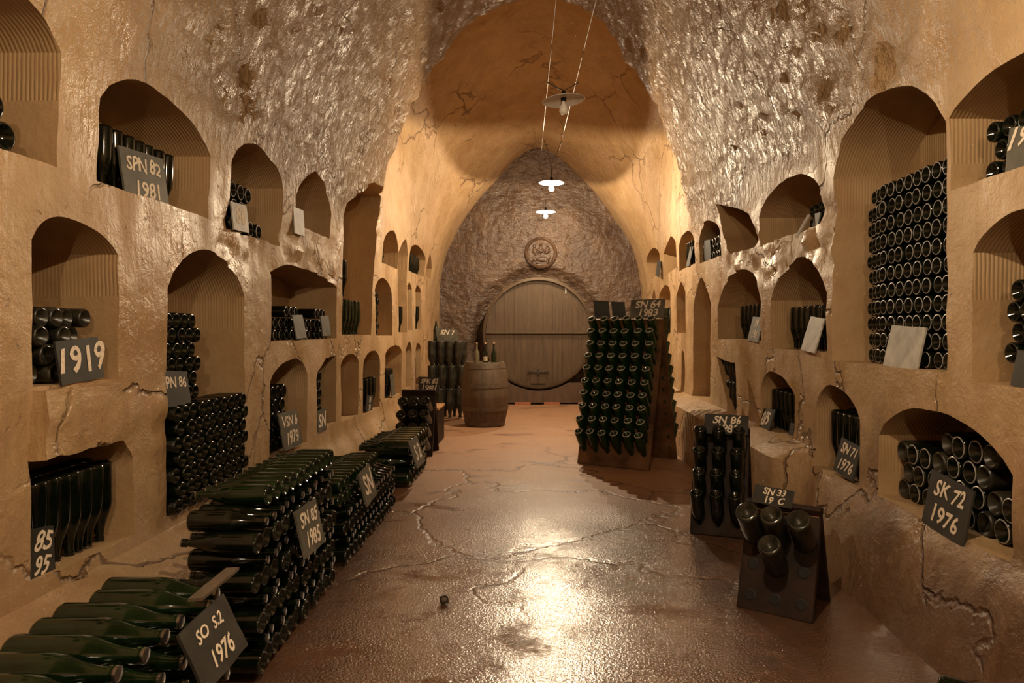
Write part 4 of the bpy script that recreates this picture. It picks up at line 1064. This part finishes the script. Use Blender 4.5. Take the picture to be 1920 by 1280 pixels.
for x in (-0.45, 0.10, 0.75):
    bm = bmesh.new(); box(bm, (x, -0.24, 0.0), (x + 0.3, 0.2, 0.045)); bevelled(bm, 0.004); mesh_obj('foot_brick', bm, M_BRICK, cd)

# ------------------------------------------------------------------ carved medallion over the cask
md = empty('carved_medallion', (0.043, YEND - 0.085, EYE + 1.56)); tag(md, 'round carved stone medallion with three figures and a beast above the cask', 'carving')
Tm = Matrix.Rotation(PI / 2, 4, 'X')
bm = bmesh.new(); lathe(bm, [(0, 0.015), (0.255, 0.010), (0.27, 0.03), (0.29, 0.045), (0.315, 0.03), (0.33, -0.05), (0, -0.05)], 64, M=Tm); mesh_obj('disc', bm, M_END, md, smooth=True, auto=40)
def blob(bm, c, s, rot=0):
    Mx = Tm @ Matrix.Translation((c[0], c[1], 0.02)) @ Matrix.Rotation(rot, 4, 'Z') @ Matrix.Diagonal((s[0], s[1], 0.035, 1))
    bmesh.ops.create_icosphere(bm, subdivisions=2, radius=1, matrix=Mx)
for k, (x, y, rot) in enumerate(((-0.13, 0.08, 0.25), (0.0, 0.12, 0.0), (0.14, 0.10, -0.35))):
    bm = bmesh.new(); blob(bm, (x, y + 0.05), (0.034, 0.038)); blob(bm, (x * 0.93, y - 0.05), (0.045, 0.085), rot)
    blob(bm, (x * 0.75 - 0.02, y - 0.08), (0.020, 0.075), rot + 1.0); blob(bm, (x * 0.8 + 0.03, y - 0.09), (0.018, 0.07), rot - 0.9)
    mesh_obj('carved_figure', bm, M_END, md, smooth=True)
bm = bmesh.new(); blob(bm, (0.03, -0.13), (0.13, 0.055)); blob(bm, (-0.12, -0.14), (0.045, 0.035), 0.5); blob(bm, (-0.17, -0.17), (0.02, 0.035), 0.4); blob(bm, (0.13, -0.18), (0.018, 0.055)); blob(bm, (0.17, -0.13), (0.014, 0.07), -0.4); blob(bm, (-0.07, -0.20), (0.05, 0.02))
mesh_obj('carved_beast', bm, M_END, md, smooth=True)

# ------------------------------------------------------------------ pendant lamps and their wires
def wire_h(Y): return 2.0 + 0.15 * (Y - 5.8) + EYE
def lamp(x, y, h, f, label, tiltx=0.0, r=0.175):
    z = h + EYE
    e = empty('pendant_lamp', (x, y, z)); tag(e, label, 'lamp')
    Tt = Matrix.Rotation(tiltx, 4, 'Y')
    bm = bmesh.new(); lathe(bm, [(0.022, 0.018), (0.06, 0.014), (r - 0.01, 0.0), (r, -0.006), (r - 0.004, -0.009), (r - 0.012, -0.004), (0.06, 0.009), (0.022, 0.012), (0.022, 0.018)], 48, M=Tt); mesh_obj('lamp_shade', bm, M_SHADE, e, smooth=True, auto=40)
    bm = bmesh.new(); lathe(bm, [(0, 0.075), (0.014, 0.07), (0.022, 0.05), (0.022, -0.012), (0.0, -0.012)], 20); mesh_obj('socket', bm, M_BLACK, e, smooth=True, auto=40)
    bm = bmesh.new(); lathe(bm, [(0, -0.008), (0.013, -0.010), (0.014, -0.028), (0.026, -0.048), (0.034, -0.068), (0.036, -0.092), (0.027, -0.114), (0, -0.124)], 20)
    mesh_obj('bulb', bm, bulb_mat(f), e, smooth=True)
    if f:
        li = bpy.data.lights.new('filament', 'POINT'); li.energy = LAMP_POWER * f; li.color = LAMP_COL; li.shadow_soft_size = 0.012
        lo_ = bpy.data.objects.new('filament', li); COL.objects.link(lo_); lo_.parent = e; lo_.location = (0, 0, -0.099)
    wh = wire_h(y) - z if y > 4 else 0.35
    xa, xb = 0.32 - x, 0.07 - x
    dh = min(wh, 0.62)
    tube('hanger', [(xb, 0.0, dh), (xb + 0.05, 0, dh - 0.12), (-0.01, 0, dh * 0.45), (0, 0, 0.07)] if dh > 0.3 else [(xb, 0, dh), (0, 0, 0.07)], 0.004, M_IRON, e)
    tube('hanger', [(xa, 0.0, dh), (xa - 0.05, 0, dh - 0.12), (0.01, 0, dh * 0.45), (0, 0, 0.07)] if dh > 0.3 else [(xa, 0, dh), (0, 0, 0.07)], 0.004, M_IRON, e)
NM = ['bare-bulb pendant lamp behind the viewer', 'bare-bulb pendant lamp over the nearest stacks', 'unlit pendant lamp with a tilted white disc shade, nearest of the three in view', 'lit pendant lamp under a white disc, middle of the row', 'lit pendant lamp under a white disc, just before the end wall']
for (x, y, h, f), lb, tx in zip(LAMPS, NM, (0, 0, 0.10, 0.0, 0.0)): lamp(x, y, h, f, lb, -tx)
ya = [-3.5, 2.0, 4.0, 5.8, 8, 9.85, 12.8, 14.4]
tag(tube('suspension_wire', [(0.30 + 0.004 * (y - 5.8), y, wire_h(y)) for y in ya], 0.003, M_WIRE), 'steel wire running down the vault, the right one of the pair', 'wire')
tag(tube('suspension_wire', [(0.075 - 0.006 * (y - 5.8), y, wire_h(y)) for y in ya], 0.0025, M_WIRE), 'steel wire running down the vault, the left one of the pair', 'wire')

# ------------------------------------------------------------------ stone details
def rubble(name, c, s, seed, mat, label, cat):
    bm = bmesh.new(); bmesh.ops.create_icosphere(bm, subdivisions=3, radius=1)
    for v in bm.verts:
        d = 1 + 0.28 * noise.noise(v.co * 1.3 + Vector((seed, 0, 0))) + 0.12 * noise.noise(v.co * 3.5 + Vector((0, seed, 0)))
        v.co = Vector((v.co.x * s[0], v.co.y * s[1], v.co.z * s[2])) * d
    o = mesh_obj(name, bm, mat, smooth=True, auto=30); o.location = c
    return tag(o, label, cat)
p = on_z(833, 1124, 0.02); rubble('pebble', (p.x, p.y, 0.02), (0.024, 0.022, 0.022), 3, M_IRON, 'small dark pebble alone on the wet floor of the aisle', 'stone')
# loose lintel block over the broken near left niche
a = on_x(58, 735, -2.0); b = on_x(205, 825, -2.0)
bm = bmesh.new(); box(bm, (-0.22, 0, 0), (0.0, b.y - a.y, a.z - b.z))
bmesh.ops.subdivide_edges(bm, edges=bm.edges[:], cuts=7, use_grid_fill=True)
for v in bm.verts: v.co += 0.016 * Vector((noise.noise(v.co * 9 + Vector((7, 0, 0))), noise.noise(v.co * 9), noise.noise(v.co * 9 + Vector((0, 5, 0)))))
o = mesh_obj('stone_lintel', bm, M_WALL, smooth=True, auto=30); o.location = (-1.935, a.y, b.z)
tag(o, 'cracked stone block bridging the broken niche under the 1919 bottles', 'lintel')
